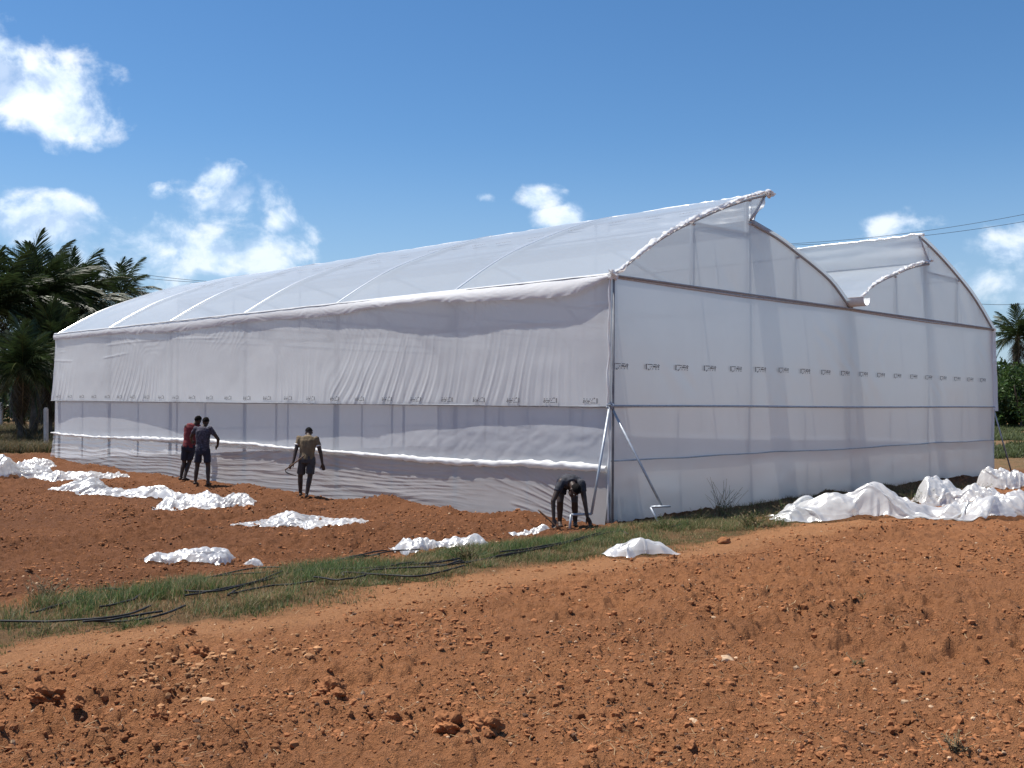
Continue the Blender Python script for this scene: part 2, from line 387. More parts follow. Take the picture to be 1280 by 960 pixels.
def along(name, y, z, r, x0=.05, x1=-24.05, m='steel', n=8):
    return tube(name, np.c_[np.linspace(x0, x1, 13), np.full(13, y), np.full(13, z)], r, M[m], ph, n)
for y, z in ((4.25, 6.04), (4.25, 5.58), (2.36, 5.33), (6.1, 5.1)):
    along('purlin', y, z, .022); along('purlin', W-y, z, .022)
s_t = np.linspace(-.02, 24.05, 60); tube('transom', np.c_[-s_t, -(pinterp(s_t, BOT_S, BOT_P)+.02), np.full(60, 1.945)], .014, M['post_grey'], ph); along('transom', W+.05, 1.965, .028)
along('eave_rail', .0, H-.03, .03, .0); along('eave_rail', W+.03, H-.03, .03)
tube('transom', np.c_[np.full(9, .055), np.linspace(-.04, W+.05, 9), np.full(9, 1.955)+.008*np.sin(np.linspace(0, 9, 9))], .02, M['steel'], ph)
tube('transom', np.c_[np.full(5, -24.03), np.linspace(0, W, 5), np.full(5, 1.96)], .027, M['steel'], ph)
tube('gable_beam', np.c_[np.full(13, .05), np.linspace(-.02, W+.02, 13), np.full(13, H-.0)], .018, M['arch_steel'], ph)
xs_ = np.linspace(.05, -24.05, 120); tube('eave_clip_line', np.c_[xs_, np.full(120, -.1)+.006*fbm(xs_*2, xs_*0, 2, 3), np.full(120, 4.165)+.006*fbm(xs_*1.5, xs_*0, 2, 4)], .008, M['post_grey'], ph, 5)
# half-round gutter between the spans
th = np.linspace(math.pi, 2*math.pi, 13); pr = np.r_[np.c_[.17*np.cos(th), .19*np.sin(th)], np.c_[.155*np.cos(th[::-1]), .175*np.sin(th[::-1])]]
gx = np.array([.42, -24.2]); GV = np.concatenate([np.c_[np.full(26, a), W/2+pr[:, 0], 4.4+pr[:, 1]] for a in gx])
GF = grid_faces(2, 26, True).tolist()+[[i, i+1, 24-i, 25-i] for i in range(12)]
obj('gutter', GV, GF, M['gutter'], ph, smooth=False)
tube('gutter_lip', [[.42, W/2-.17, 4.4], [-12, W/2-.17, 4.4], [-24.2, W/2-.17, 4.4]], .012, M['gutter'], ph)

def roof(name, P, mir, nv, lo=0.1, hi=-24.12):
    a = arc(np.vstack([[-.1, 4.1], P]) if P is BIG else P, nv, mir); x = np.r_[np.linspace(lo, hi, 340)]
    X = np.repeat(x[:, None], nv, 1); Y = np.repeat(a[None, :, 0], len(x), 0).copy(); Z = np.repeat(a[None, :, 1], len(x), 0)+.03
    ph_ = (-x/4.) % 1.; sag = np.minimum(ph_, 1-ph_)*2         # taut over each rib, slack between ribs
    s = np.linspace(0, 1, nv)
    d = (-.04*sst(sag, 0, .3)[:, None]*np.sin(math.pi*np.clip(s*1.02, 0, 1))[None]**.5)
    d = d+.007*fbm(X*.35, s[None]*2, 2, 5)+.003*np.exp(-(sag/.03)**2)[:, None]*fbm(X*40, s[None]*18, 2, 8)
    return sheet(name, X, Y, Z+d, M['roof_film'], ph, flip=bool(mir)), a
for fx in frames[1:]:
    for P in (BIG, HALF):
        for mir in (0, 1):
            a = arc(P, 60, mir); t_ = np.array([-1, -.4, .4, 1])*.021
            X = fx+np.repeat(t_[None], 60, 0); Y = np.repeat(a[:, :1], 4, 1); Z = a[:, 1:]+.046+np.array([-.008, .008, .008, -.008])[None]
            sheet('rib_tape', X, Y, Z, M['tape'], ph, flip=not mir)
for mir in (0, 1):
    roof('roof_film', BIG, mir, 46); roof('roof_film', HALF, mir, 34)
    # vent curtain between the low half roof and the overhanging ridge
    x = np.linspace(.06, -24.1, 300); t = np.linspace(0, 1, 14)
    X = np.repeat(x[:, None], 14, 1); T = np.repeat(t[None], 300, 0)
    Yv = 4.28+.5*T**1.2+.05*fbm(X*.5, T*3, 3, 77)+.1*np.sin(T*math.pi); Zv = 5.63+.57*T+.02*fbm(X*2, T*2, 2, 78)
    if mir: Yv = W-Yv
    sheet('vent_curtain', X, Yv, Zv, M['wall_film'], ph, flip=not mir)
    # bunched film along the ridge edge
    x = np.linspace(.16, -24.1, 500); n = fbm(x*3, x*0, 3, 90+mir)
    y = 4.81+.012*n; P = np.c_[x, (W-y) if mir else y, 6.25+.01*fbm(x*1.2, x*0+3, 2, 92)+.03*np.exp(-(x/1.2)**2)*fbm(x*6, x*0, 2, 95)]
    tube('ridge_hem', P, .03+.005*fbm(x*2, x*0, 2, 93), M['hem_film'], ph, 7)
# ragged film edge clipped over the front arches
def ragged(P, mir, w, sd, name='arch_hem'):
    a = arc(P, 160, mir); s = np.linspace(0, 1, 160)*8; t = np.linspace(0, 1, 6)
    S, T = np.meshgrid(s, t, indexing='ij')
    k = w*(.55+.6*np.abs(fbm(s*3.1, s*0, 3, sd)))
    X = .10+.06*np.sin(T*3.1)+.03*fbm(S*5, T*3, 2, sd+3)
    Y = np.repeat(a[:, :1], 6, 1)+.02*fbm(S*6, T*2, 2, sd+4)
    Z = a[:, 1:]+.09-k[:, None]*T+.018*fbm(S*9, T*3, 2, sd+5)
    sheet(name, X, Y, Z, M['hem_film'], ph, flip=bool(mir))
ragged(BIG, 0, .1, 101); ragged(HALF, 1, .08, 131)
def crumple_knot(name, c, r, sd, m='hem_film', parent=ph):
    V, F = ico(4); d = 1+.5*fbm(V[:, 0]*2.4+sd, V[:, 1]*2.4+V[:, 2]*2, 3, sd)+.28*tri(V[:, 0]*1.7+V[:, 2]*1.3+sd)
    return obj(name, V*d[:, None]*np.array(r)+np.array(c), F, M[m], parent, smooth=False)
crumple_knot('film_knot', (.1, 4.84, 6.24), (.07, .09, .06), 3); crumple_knot('film_knot', (.1, -.05, 4.16), (.06, .09, .07), 5)
crumple_knot('film_knot', (.1, W/2+.2, 4.36), (.05, .08, .05), 8)

# gable cladding at both ends
def gable(x, sgn):
    for mir in (0, 1):
        for P in (BIG[:6], HALF):
            a = arc(P, 50, mir); t = np.linspace(0, 1, 30)
            S = np.repeat(a[:, :1], 30, 1); Z = 4.15+(a[:, 1:]-4.15)*t[None]
            X = x+sgn*(.0+.006*fbm(S*.8, Z*.8, 2, 140)+.012*tri(S*1.1+Z*.9+.6*fbm(S*.6, Z*.6, 2, 9))*sst(fbm(S*.5, Z*.5, 2, 141), .1, .8))
            sheet('gable_film', X, S, Z, M['gable_top'], ph, flip=bool(mir) ^ (sgn < 0))
        a = np.array([[4.27, 5.66], [4.27, 6.08], [4.76, 6.2], [4.5, 5.9]])
        if mir: a = a*[-1, 1]+[W, 0]
        obj('vent_cheek', np.c_[np.full(4, x+sgn*.012), a], [[0, 1, 2, 3]], M['gable_top'], ph)
gable(.005, 1); gable(-24.0, -1)
# gable wall, upper sheet / net band / skirt
def gwall(name, x0, zb, zt, m, fn, ny=300, nz=50, sgn=1, y0=-.02, y1=W+.03):
    y = np.linspace(y0, y1, ny); t = np.linspace(0, 1, nz); Y, T = np.meshgrid(y, t, indexing='ij')
    zb = np.broadcast_to(np.asarray(zb(y) if callable(zb) else zb), (ny,)); zt = np.broadcast_to(np.asarray(zt(y) if callable(zt) else zt), (ny,))
    Z = zb[:, None]+(zt-zb)[:, None]*T
    return sheet(name, x0+sgn*fn(Y, Z, T), Y, Z, M[m], ph, flip=sgn < 0)
gup = lambda Y, Z, T: .01*fbm(Y*.4, Z*.6, 2, 150)+.02*(1-T)**2+.003*tri(Y*1.4+Z*.8+fbm(Y*.4, Z, 2, 3))*sst(fbm(Y*.6, Z*.9, 2, 151), .0, .7)
gwall('upper_wall_film', .012, 1.93, 4.18, 'wall_film', gup)
RSK = lambda y: np.interp(y, [0, 2, 4.3, 8.3, 12.5, 17], [1.03, 1.02, 1.03, 1.01, 1.04, 1.03])+.012*fbm(y*.9, y*0, 2, 5)
RST = lambda y: np.interp(y, [0, 4.3, 8.4, 12.5, 17], [1.51, 1.37, 1.28, 1.1, 1.05])
gwall('net_band', .0, lambda y: RSK(y)-.05, 1.95, 'gable_film', lambda Y, Z, T: .004*fbm(Y*.6, Z, 2, 160), 120, 12)
gwall('inner_flap', -.03, lambda y: RSK(y)-.06, lambda y: np.maximum(RST(y), RSK(y)), 'net', lambda Y, Z, T: .004*fbm(Y*.8, Z*2, 2, 165), 200, 14)
gwall('skirt_film', .035, -.3, RSK, 'wall_film', lambda Y, Z, T: .006*fbm(Y*.6, Z*1.4, 3, 170)+.03*(1-T)**1.5, 300, 40)
y = np.linspace(-.02, W+.02, 200)
tube('skirt_hem', np.c_[.05+.012*fbm(y*2, y*0, 2, 4), y, RSK(y)], .01+.002*fbm(y*3, y*0, 2, 6), M['steel'], ph, 6)
# far gable and far side
gwall('upper_wall_film', -24.01, .9, 4.18, 'wall_film', gup, 80, 20, -1)
gwall('skirt_film', -24.03, -.3, 1., 'wall_film', gup, 80, 12, -1)
def swall(name, zb, zt, m, fn, n=1000, nz=70, y0=0., sgn=-1, s0=-.05, s1=24.08):
    s = np.linspace(s0, s1, n); t = np.linspace(0, 1, nz); S, T = np.meshgrid(s, t, indexing='ij')
    zb = np.broadcast_to(np.asarray(zb(s) if callable(zb) else zb), (n,)); zt = np.broadcast_to(np.asarray(zt(s) if callable(zt) else zt), (n,))
    Z = zb[:, None]+(zt-zb)[:, None]*T
    return sheet(name, -S, y0+sgn*fn(S, Z, T), Z, M[m], ph, flip=sgn > 0)
swall('upper_wall_film', 1.85, 4.18, 'wall_film', lambda S, Z, T: .03+.16*(1-T)**1.6+.03*fbm(S*.6, Z, 3, 31)+.02*tri(S*1.3+.3*Z+fbm(S*.5, Z, 2, 4)), 300, 30, W, 1, -.1)
swall('skirt_film', -.2, 1.9, 'wall_film', lambda S, Z, T: .02+.02*fbm(S*.6, Z, 3, 32), 150, 14, W, 1)

# the long side seen in the photograph
def curtain(S, Z, T=None):
    zb = Z-1.96
    lean = .55*np.sin(S*.42-.6)+.25*np.sin(S*1.1)
    ph1 = S*1.75+lean*zb*1.5+.5*fbm(S*.5, Z*.4, 2, 201)
    amp = sst(fbm(S*.33, Z*.15, 2, 202), -.75, .55)*np.exp(-np.clip(zb, 0, 9)/.75)
    folds = .026*amp*(np.abs(tri(ph1))**2.6)+.014*amp*np.abs(tri(ph1*2.3+.3))**2
    taut = .012*np.exp(-((Z-3.35-.12*np.sin(S*.5))/.02)**2)*sst(fbm(S*.5, S*0, 2, 203), 0., .5)+.01*np.exp(-((Z-3.62-.08*np.sin(S*.4+1))/.018)**2)*sst(fbm(S*.45, S*0+5, 2, 204), 0., .5)
    up = .008*np.exp(-np.clip(3.75-Z, 0, 9)/.4)*np.abs(tri(S*2.6-lean*Z*1.4+fbm(S*.8, Z, 2, 205)))**2*sst(fbm(S*.3, S*0+9, 2, 206), -.1, .6)
    return .045+.016*np.sin(math.pi*(S/4 % 1))+(pinterp(S, BOT_S, BOT_P)-.03)*np.clip(1-zb/1.9, 0, 1)**1.5+folds*(1-.75*np.exp(-np.clip(zb, 0, 9)/.07))+taut+up+.012*fbm(S*.7, Z*.9, 3, 207)
swall('upper_wall_film', 1.94, 4.1, 'wall_film', curtain, 1000, 80)
EV_S = [0, .14, .6, 1.16, 2.37, 4.17, 5.7, 8, 11.4, 16.5, 19.2, 23.8, 24.1]; EV_Z = [4.1, 4.08, 3.9, 3.84, 3.88, 3.98, 4.02, 3.92, 3.96, 3.88, 3.96, 3.98, 3.98]
swall('eave_flap', lambda s: pinterp(s, EV_S, EV_Z)+.02*fbm(s*1.3, s*0, 3, 210), 4.2,
      'hem_film', lambda S, Z, T: .07+.02*np.sin(T*3.1)+pinterp(S, [0, .5, 1.2, 2.6, 4.5, 5.6, 7, 9, 11, 24], [.03, .08, .09, .1, .125, .125, .06, .035, .025, .025])*(1-T**2)+.006*np.abs(tri(S*.8+T*1.6+fbm(S, T, 2, 212))), 900, 12)
HM_S = [0, 1.13, 2.77, 4.13, 5.65, 8.24, 11.3, 16.5, 21.4, 24.1]; HM_Z = [.92, .93, .88, .86, .88, .89, .93, .91, .84, .88]
HEM = lambda s: pinterp(s, HM_S, HM_Z)+.012*fbm(s*1.1, s*0, 2, 215)
FL_S = [0, 1.14, 2.35, 4.63, 7.34, 10.96, 14.16, 16.48, 19.1, 22.25, 24.03]; FL_Z = [1.65, 1.7, 1.65, 1.51, 1.33, 1.14, 1.09, 1.32, 1.55, 1.54, 1.17]
swall('net_band', .8, 1.97, 'net', lambda S, Z, T: .02+.004*fbm(S, Z, 2, 3)+.01*np.abs(fbm(S*2.2+Z*1.5, Z*3.5, 3, 216))*sst(-Z, -1.75, -1.4)*sst(-S, -8, -3), 900, 44)
def skirt(S, Z, T):
    near = sst(-S, -6.5, -2.)
    horiz = fbm(S*.32, Z*7+.6*np.sin(S*.5), 4, 220, .62)
    ang_ = np.arctan2(Z+.1, S+.35); fan = np.abs(tri(ang_*6.5+.35*fbm(S*.4, Z*.8, 2, 221)))**4+.5*np.abs(tri(ang_*13.3+.3*fbm(S*.6, Z, 2, 225)))**3
    r = np.hypot(Z, S)
    return .05+.17*(1-T)**1.3+(1-near)*(.011*horiz+.012*np.abs(tri(Z*4.5+.35*S*.2+.8*fbm(S*.3, Z, 2, 222)))**3+.005*np.abs(tri(Z*11+.2*S+.9*fbm(S*.4, Z, 2, 227)))**3)+near*(.014*fan*sst(r, .1, .8)*sst(fbm(S*.7, Z*1.1, 2, 226), -.6, .4)+.005*fbm(S*1.2, Z*1.5, 3, 223))
swall('skirt_film', -.32, HEM, 'skirt_film', skirt, 1000, 80)
s = np.linspace(-.04, 24.1, 900); t = np.linspace(0, 2*math.pi, 11)[:-1]
ww = .038+.022*sst(fbm(s*.35, s*0, 2, 230), -.4, .5)+.008*fbm(s*4, s*0, 2, 231)+.025*sst(-s, -4.5, -1)
P = np.c_[-s, -.1-.02*fbm(s*.8, s*0, 2, 232), HEM(s)-.01]
hv = []
for i, a in enumerate(t):
    hv.append(P+np.c_[s*0, -np.cos(a)*.055*(1+.3*fbm(s*5, s*0+i*.6, 2, 233)), np.sin(a)*ww*(1+.35*fbm(s*5, s*0+i*.6, 2, 234))])
obj('skirt_hem', np.stack(hv, 1).reshape(-1, 3), grid_faces(900, 10, True), M['hem_film'], ph)
# corner: film edge, clamp and two propped braces
s = np.linspace(0, 1, 60); z = .0+4.1*s
tube('corner_seam', np.c_[.05+.015*fbm(z*3, z*0, 2, 240), -.09-.02*fbm(z*2.5, z*0, 2, 241)-.03*np.exp(-((z-2.3)/.4)**2), z], .018+.006*fbm(z*5, z*0, 2, 242), M['hem_film'], ph, 6)
tube('corner_post_pipe', [[.09, -.02, -.2], [.09, -.02, 2], [.09, -.02, 4.15]], .02, M['post_grey'], ph)
cl = crumple_knot('corner_clamp', (.08, -.08, 1.96), (.04, .05, .05), 12, 'steel')
def brace(top, foot, bar, leg):
    b = tube('brace', [top, (np.array(top)+foot)/2, foot], .022, M['steel'], ph)
    for nm, p, q in (('foot_bar', foot, bar), ('foot_leg', bar, leg)):
        p, q = np.array(p, float), np.array(q, float); tube(nm, [p, (p+q)/2, q], .02, M['steel'], b)
brace((.08, -.1, 1.95), (.3, -.8, .22), (.02, -.98, .2), (.0, -1.0, -.1))
brace((.12, -.05, 1.88), (1.0, .13, .34), (.86, .02, .32), (1.02, .08, .0))
tube('foot_bar', [[.95, .05, .33], [1.02, .14, .335], [1.1, .23, .34]], .018, M['steel'], ph)
tube('far_brace', [[0, W+.12, 1.9], [.1, W+.5, 1.], [.2, W+.9, .1]], .022, M['steel'], ph)

# printed marks on the film
PAT = ["##.########..#####..##", "##.................#.##", "##..........####..#.##", "##......##..#######.##", "##..................##", "##.....#...#....#.....", "##..##.#...#....#...##", "....##................"]
def mark_mesh(wd_, ht, rot, pat=PAT):
    V = []; F = []
    cols = max(map(len, pat)); cw, ch = wd_/cols, ht/len(pat)
    for r, row in enumerate(pat):
        c = 0
        while c < len(row):
            if row[c] == '#':
                e = c
                while e < len(row) and row[e] == '#': e += 1
                q = np.array([[c*cw, -r*ch], [e*cw, -r*ch], [e*cw, -(r+.82)*ch], [c*cw, -(r+.82)*ch]])-[wd_/2, -ht/2]
                if rot: q = -q
                k = len(V); V += [[a, 0, b] for a, b in q]; F.append([k, k+1, k+2, k+3]); c = e
            else: c += 1
    return make_mesh('printed_mark', np.array(V), F, M['ink'], False)
mk = mark_mesh(.4, .11, False); mkl = mark_mesh(.34, .095, True)
y = .24-.02
for i in range(20):
    o = link(bpy.data.objects.new('printed_mark', mk), ph); yy = .24+.875*i
    if yy > W: break
    zt_ = 2.63+.07*min(1, i/6); o.rotation_euler = (0, 0, math.pi/2)
    o.location = (.012+float(gup(np.array(yy), np.array(zt_), np.array((zt_-1.93)/2.25)))+.02, yy, zt_)
for i in range(26):
    s_ = .36+.925*i; z_ = 2.03+.05*min(1, s_/24)+.0
    if s_ > 23.9: break
    o = link(bpy.data.objects.new('printed_mark', mkl), ph)
    ss = np.linspace(s_-.16, s_+.16, 9); o.location = (-s_, -float(curtain(ss, ss*0+z_).max())-.012, z_+.02)
rmk = mark_mesh(.5, .06, False, ["....##..##.##.##......", "######.####.###.######", "..##.###.#.##..#......"])
ra = arc(BIG, 200)
for i in range(24):
    xx = -.5-.98*i; k = 118+int(8*math.sin(i)); p = ra[k]; n = ra[k+1]-ra[k-1]; th_ = math.atan2(n[1], n[0])
    o = link(bpy.data.objects.new('printed_mark', rmk), ph); o.rotation_euler = (th_-math.pi/2, 0, 0)
    o.location = (xx, p[0]-.01*math.sin(th_), p[1]+.05)

# ------------------------------------------------------------------ loose plastic sheets
def settle(X, floor, rest, steps=120, iters=4, damp=.97, g=.0026):
    """drop a slack sheet on a floor function: distance constraints solved batch by batch"""
    V0 = np.zeros_like(X); nu, nv = X.shape[:2]; batches = []
    for (du, dv, k) in ((1, 0, 1.), (0, 1, 1.), (1, 1, .6), (1, -1, .6), (2, 0, .12), (0, 2, .12)):
        for par in (0, 1):
            I, Jx = np.meshgrid(np.arange(nu-du), np.arange(max(0, -dv), nv-max(0, dv)), indexing='ij')
            sel = ((I//max(1, du)) % 2 == par) if du else ((Jx//max(1, dv)) % 2 == par)
            i, j = I[sel], Jx[sel]; batches.append((i, j, i+du, j+dv, k, rest*math.hypot(du, dv)))
    for st_ in range(steps):
        P0 = X.copy(); V0 *= damp; V0[..., 2] -= g; X = X+V0
        for _ in range(iters):
            for i, j, i2, j2, k, L0 in batches:
                d = X[i2, j2]-X[i, j]; ln = np.sqrt((d*d).sum(-1))+1e-9; c = (.5*k*(ln-L0)/ln)[:, None]*d
                X[i, j] += c; X[i2, j2] -= c
            f = floor(X[..., 0], X[..., 1]); hit = X[..., 2] < f
            X[..., 2] = np.where(hit, f, X[..., 2]); X[..., :2] = np.where(hit[..., None], P0[..., :2]+.25*(X[..., :2]-P0[..., :2]), X[..., :2])
        V0 = X-P0
        mx = np.sqrt((V0*V0).sum(-1, keepdims=True)); V0 *= np.minimum(1, .02/(mx+1e-9))
    return X
def plastic(label, a, b, depth, prof, sd, slack=1.13):
    """crumpled sheet whose front edge runs between two ground points; prof = heights along it"""
    p0, p1 = ghit(*a), ghit(*b); u = (p1-p0)[:2]; ln = np.linalg.norm(u); u /= ln; v = np.array([-u[1], u[0]])
    if v@AW[:2] < 0: v = -v
    cell = float(np.clip(max(ln, depth)/85, .016, .03)); nu = max(10, int(ln/cell)); nv = max(9, int(depth/cell)); g_ = np.random.default_rng(sd)
    s = np.linspace(0, 1, nu); t = np.linspace(0, 1, nv); S, T = np.meshgrid(s, t, indexing='ij'); x, y = S*ln, T*depth
    prof = np.array(prof, float)*.82; n_b = max(4, int(ln/.32)); c_s = (np.arange(n_b)+g_.uniform(.2, .8, n_b))/n_b; c_t = g_.uniform(.25, .7, n_b); hh = np.interp(c_s, np.linspace(0, 1, len(prof)), prof)*g_.uniform(.75, 1.25, n_b)
    rad_ = np.minimum(.16+.35*hh, depth*.4)*g_.uniform(.7, 1.3, n_b)
    b_a = g_.uniform(-.9, .9, n_b); b_r = g_.uniform(1.4, 2.8, n_b)
    def bumps(xx, yy):                                  # stiff folds of the sheet below hold the top layer up
        z = 0*xx
        for cs, ct, h_, r__, a_, q_ in zip(c_s, c_t, hh, rad_, b_a, b_r):
            ax_, ay_ = xx-cs*ln, yy-ct*depth; e1 = (ax_*math.cos(a_)+ay_*math.sin(a_))/q_; e2 = -ax_*math.sin(a_)+ay_*math.cos(a_)
            z = np.maximum(z, h_*np.clip(1-np.hypot(e1, e2)/(r__*1.25), 0, 1)**.9)
        return z
    bx, by = p0[0], p0[1]
    def floor(xx, yy): return bumps(xx, yy)
    z0 = bumps(x, y)+.05+.07*fbm(x*2.6, y*2.6, 2, sd)+g_.normal(0, .003, x.shape)
    ox = x+.1*ln*fbm(T*2.5, S*0+sd, 2, sd+7)*(2*np.abs(S-.5))+.04*fbm(x*3, y*3, 2, sd+8); oy = y+.3*depth*fbm(S*3.5, T*0, 2, sd+9)*(1.2-T)+.04*fbm(x*3, y*3+5, 2, sd+10)
    Q = settle(np.stack([ox, oy, z0], -1), floor, cell*slack)
    Q[..., 2] *= np.minimum.reduce([sst(S, -.03, .08), sst(1-S, -.03, .08), sst(T, -.05, .15), sst(1-T, -.05, .12)])*.95+.05      # rims lie on the soil
    for _ in range(1): Q[1:-1, 1:-1] = .76*Q[1:-1, 1:-1]+.06*(Q[2:, 1:-1]+Q[:-2, 1:-1]+Q[1:-1, 2:]+Q[1:-1, :-2])
    X = bx+u[0]*Q[..., 0]+v[0]*Q[..., 1]; Y = by+u[1]*Q[..., 0]+v[1]*Q[..., 1]
    o = sheet('plastic_sheet', X, Y, gfull(X, Y)+Q[..., 2]+.012, M['loose_film'], smooth=True)
    md = o.modifiers.new('soft', 'SUBSURF'); md.levels = 1; md.render_levels = 1
    return tag(o, label, 'plastic sheet', 'discarded plastic film on the soil')
plastic('large crumpled heap of white plastic at the left edge below the palms', (-45, 600), (72, 597), 1.9, [.5, .75, .8, .62, .5, .3, .1], 301)
plastic('low white plastic tail lying against the far foot of the side wall', (55, 601), (166, 596), .9, [.1, .3, .32, .2, .12, .08, .03], 302)
plastic('narrow strip of white plastic just behind the large left heap', (32, 584), (72, 583), 1.2, [.1, .3, .25, .2], 303)
plastic('long narrow white plastic trail left of the spiked sheet', (50, 613), (210, 628), 1.0, [.04, .22, .3, .1, .14, .3, .36, .18], 304)
plastic('white plastic sheet with an upright spike, in front of the two men', (196, 637), (322, 634), 1.1, [.1, .3, .26, .3, .55, .3, .3, .22], 305)
plastic('flat white plastic sheet in front of the man in khaki shirt', (296, 654), (405, 659), 1.3, [.16, .2, .16, .18, .14, .18, .12], 306)
plastic('single white plastic piece with dark specks alone on the left field', (180, 707), (283, 705), .6, [.1, .16, .2, .25, .26, .25, .15], 307)
plastic('tiny white plastic scrap beside the grass, right of the specked piece', (310, 703), (332, 701), .2, [.03, .08, .05], 308)
plastic('white plastic strip lying along the upper edge of the grass', (498, 690), (610, 682), .5, [.18, .14, .1, .16, .18, .14], 309)
plastic('small white plastic piece on the soil below the polyhouse corner', (786, 702), (848, 694), .5, [.06, .26, .36, .22, .14], 310)
plastic('thin white scrap at the feet of the bending man', (650, 668), (692, 661), .25, [.05, .06, .04, .1], 311)
plastic('longest white plastic heap, with a tall peak, in front of the gable', (984, 656), (1345, 652), 1.5, [.3, .5, .55, .4, .8, .5, .25, .2, .3, .45, .36, .3, .3], 312, 1.2)
plastic('white plastic roll sloping down behind the longest heap', (1156, 634), (1300, 632), 1.4, [.6, .5, .36, .26, .3, .26], 313, 1.2)
plastic('rounded white plastic bundle nearest the far right corner', (1229, 615), (1310, 613), 1.1, [.4, .55, .5, .4], 314, 1.22)

# ------------------------------------------------------------------ people
def capsule(p0, r0, p1, r1, n=12, e=(1., 1.)):
    p0, p1 = np.array(p0, float), np.array(p1, float); d = p1-p0; ln = np.linalg.norm(d); d = d/ln
    P = [p0-d*r0*.98*e[0]]; Rs = [r0*.15]
    for a in (.35, .75): P.append(p0-d*r0*math.cos(a*math.pi/2)*e[0]*.98); Rs.append(r0*math.sin(a*math.pi/2)+1e-3)
    for k in np.linspace(0, 1, 5): P.append(p0+d*ln*k); Rs.append(r0+(r1-r0)*k)
    for a in (.75, .35): P.append(p1+d*r1*math.cos(a*math.pi/2)*e[1]*.98); Rs.append(r1*math.sin(a*math.pi/2)+1e-3)
    P.append(p1+d*r1*.98*e[1]); Rs.append(r1*.15)
    return tube_vf(P, Rs, n)
def loft(secs, side, n=18):
    """secs: (centre, half width, half depth); side: unit vector across the body"""
    V = []; C = np.array([s[0] for s in secs], float); T = np.gradient(C, axis=0); th = np.arange(n)*2*math.pi/n
    for (c, a, b), t in zip(secs, T):
        t = t/np.linalg.norm(t); u = side-t*(side@t); u /= np.linalg.norm(u); v = np.cross(t, u)
        V.append(np.array(c)+a*np.cos(th)[:, None]*u+b*np.sin(th)[:, None]*v)
    m = len(secs); F = grid_faces(m, n, True).tolist()+[list(range(n))[::-1], [(m-1)*n+i for i in range(n)]]
    return np.concatenate(V), [f[::-1] for f in F]
def ellip(c, axes, sub=3):
    V, F = ico(sub); return np.array(c)+V@np.array(axes), F
def fuse(name, parts, voxel, m, parent, wr=0., sd=0, sm=4):
    V, F = join_vf(parts); me = make_mesh(name+'_raw', V, F, m); o = link(bpy.data.objects.new(name, me))
    md = o.modifiers.new('r', 'REMESH'); md.mode = 'VOXEL'; md.voxel_size = voxel
    s_ = o.modifiers.new('s', 'SMOOTH'); s_.iterations = sm; s_.factor = .5
    dg = bpy.context.evaluated_depsgraph_get(); nm = bpy.data.meshes.new_from_object(o.evaluated_get(dg))
    o.modifiers.clear(); o.data = nm; nm.name = name; bpy.data.meshes.remove(me)
    k = len(nm.vertices); co = np.empty(k*3, np.float32); nm.vertices.foreach_get('co', co); co = co.reshape(-1, 3)
    if wr:
        no = np.empty(k*3, np.float32); nm.vertices.foreach_get('normal', no); no = no.reshape(-1, 3)
        co = co+no*(wr*fbm(co[:, 0]*9+co[:, 1]*6, co[:, 2]*7+co[:, 1]*5, 3, sd))[:, None]; nm.vertices.foreach_set('co', co.astype(np.float32).ravel())
    nm.polygons.foreach_set('use_smooth', [True]*len(nm.polygons)); nm.update()
    if not nm.materials: nm.materials.append(m)
    o.parent = parent; return o
skin = plain('dark_skin', (.045, .026, .019), .55, 0, .15, 12); hairm = plain('black_hair', (.006, .005, .005), .85, 0, .3, 60, .003, .1)
eyem = plain('eye_white', (.55, .5, .45), .3)
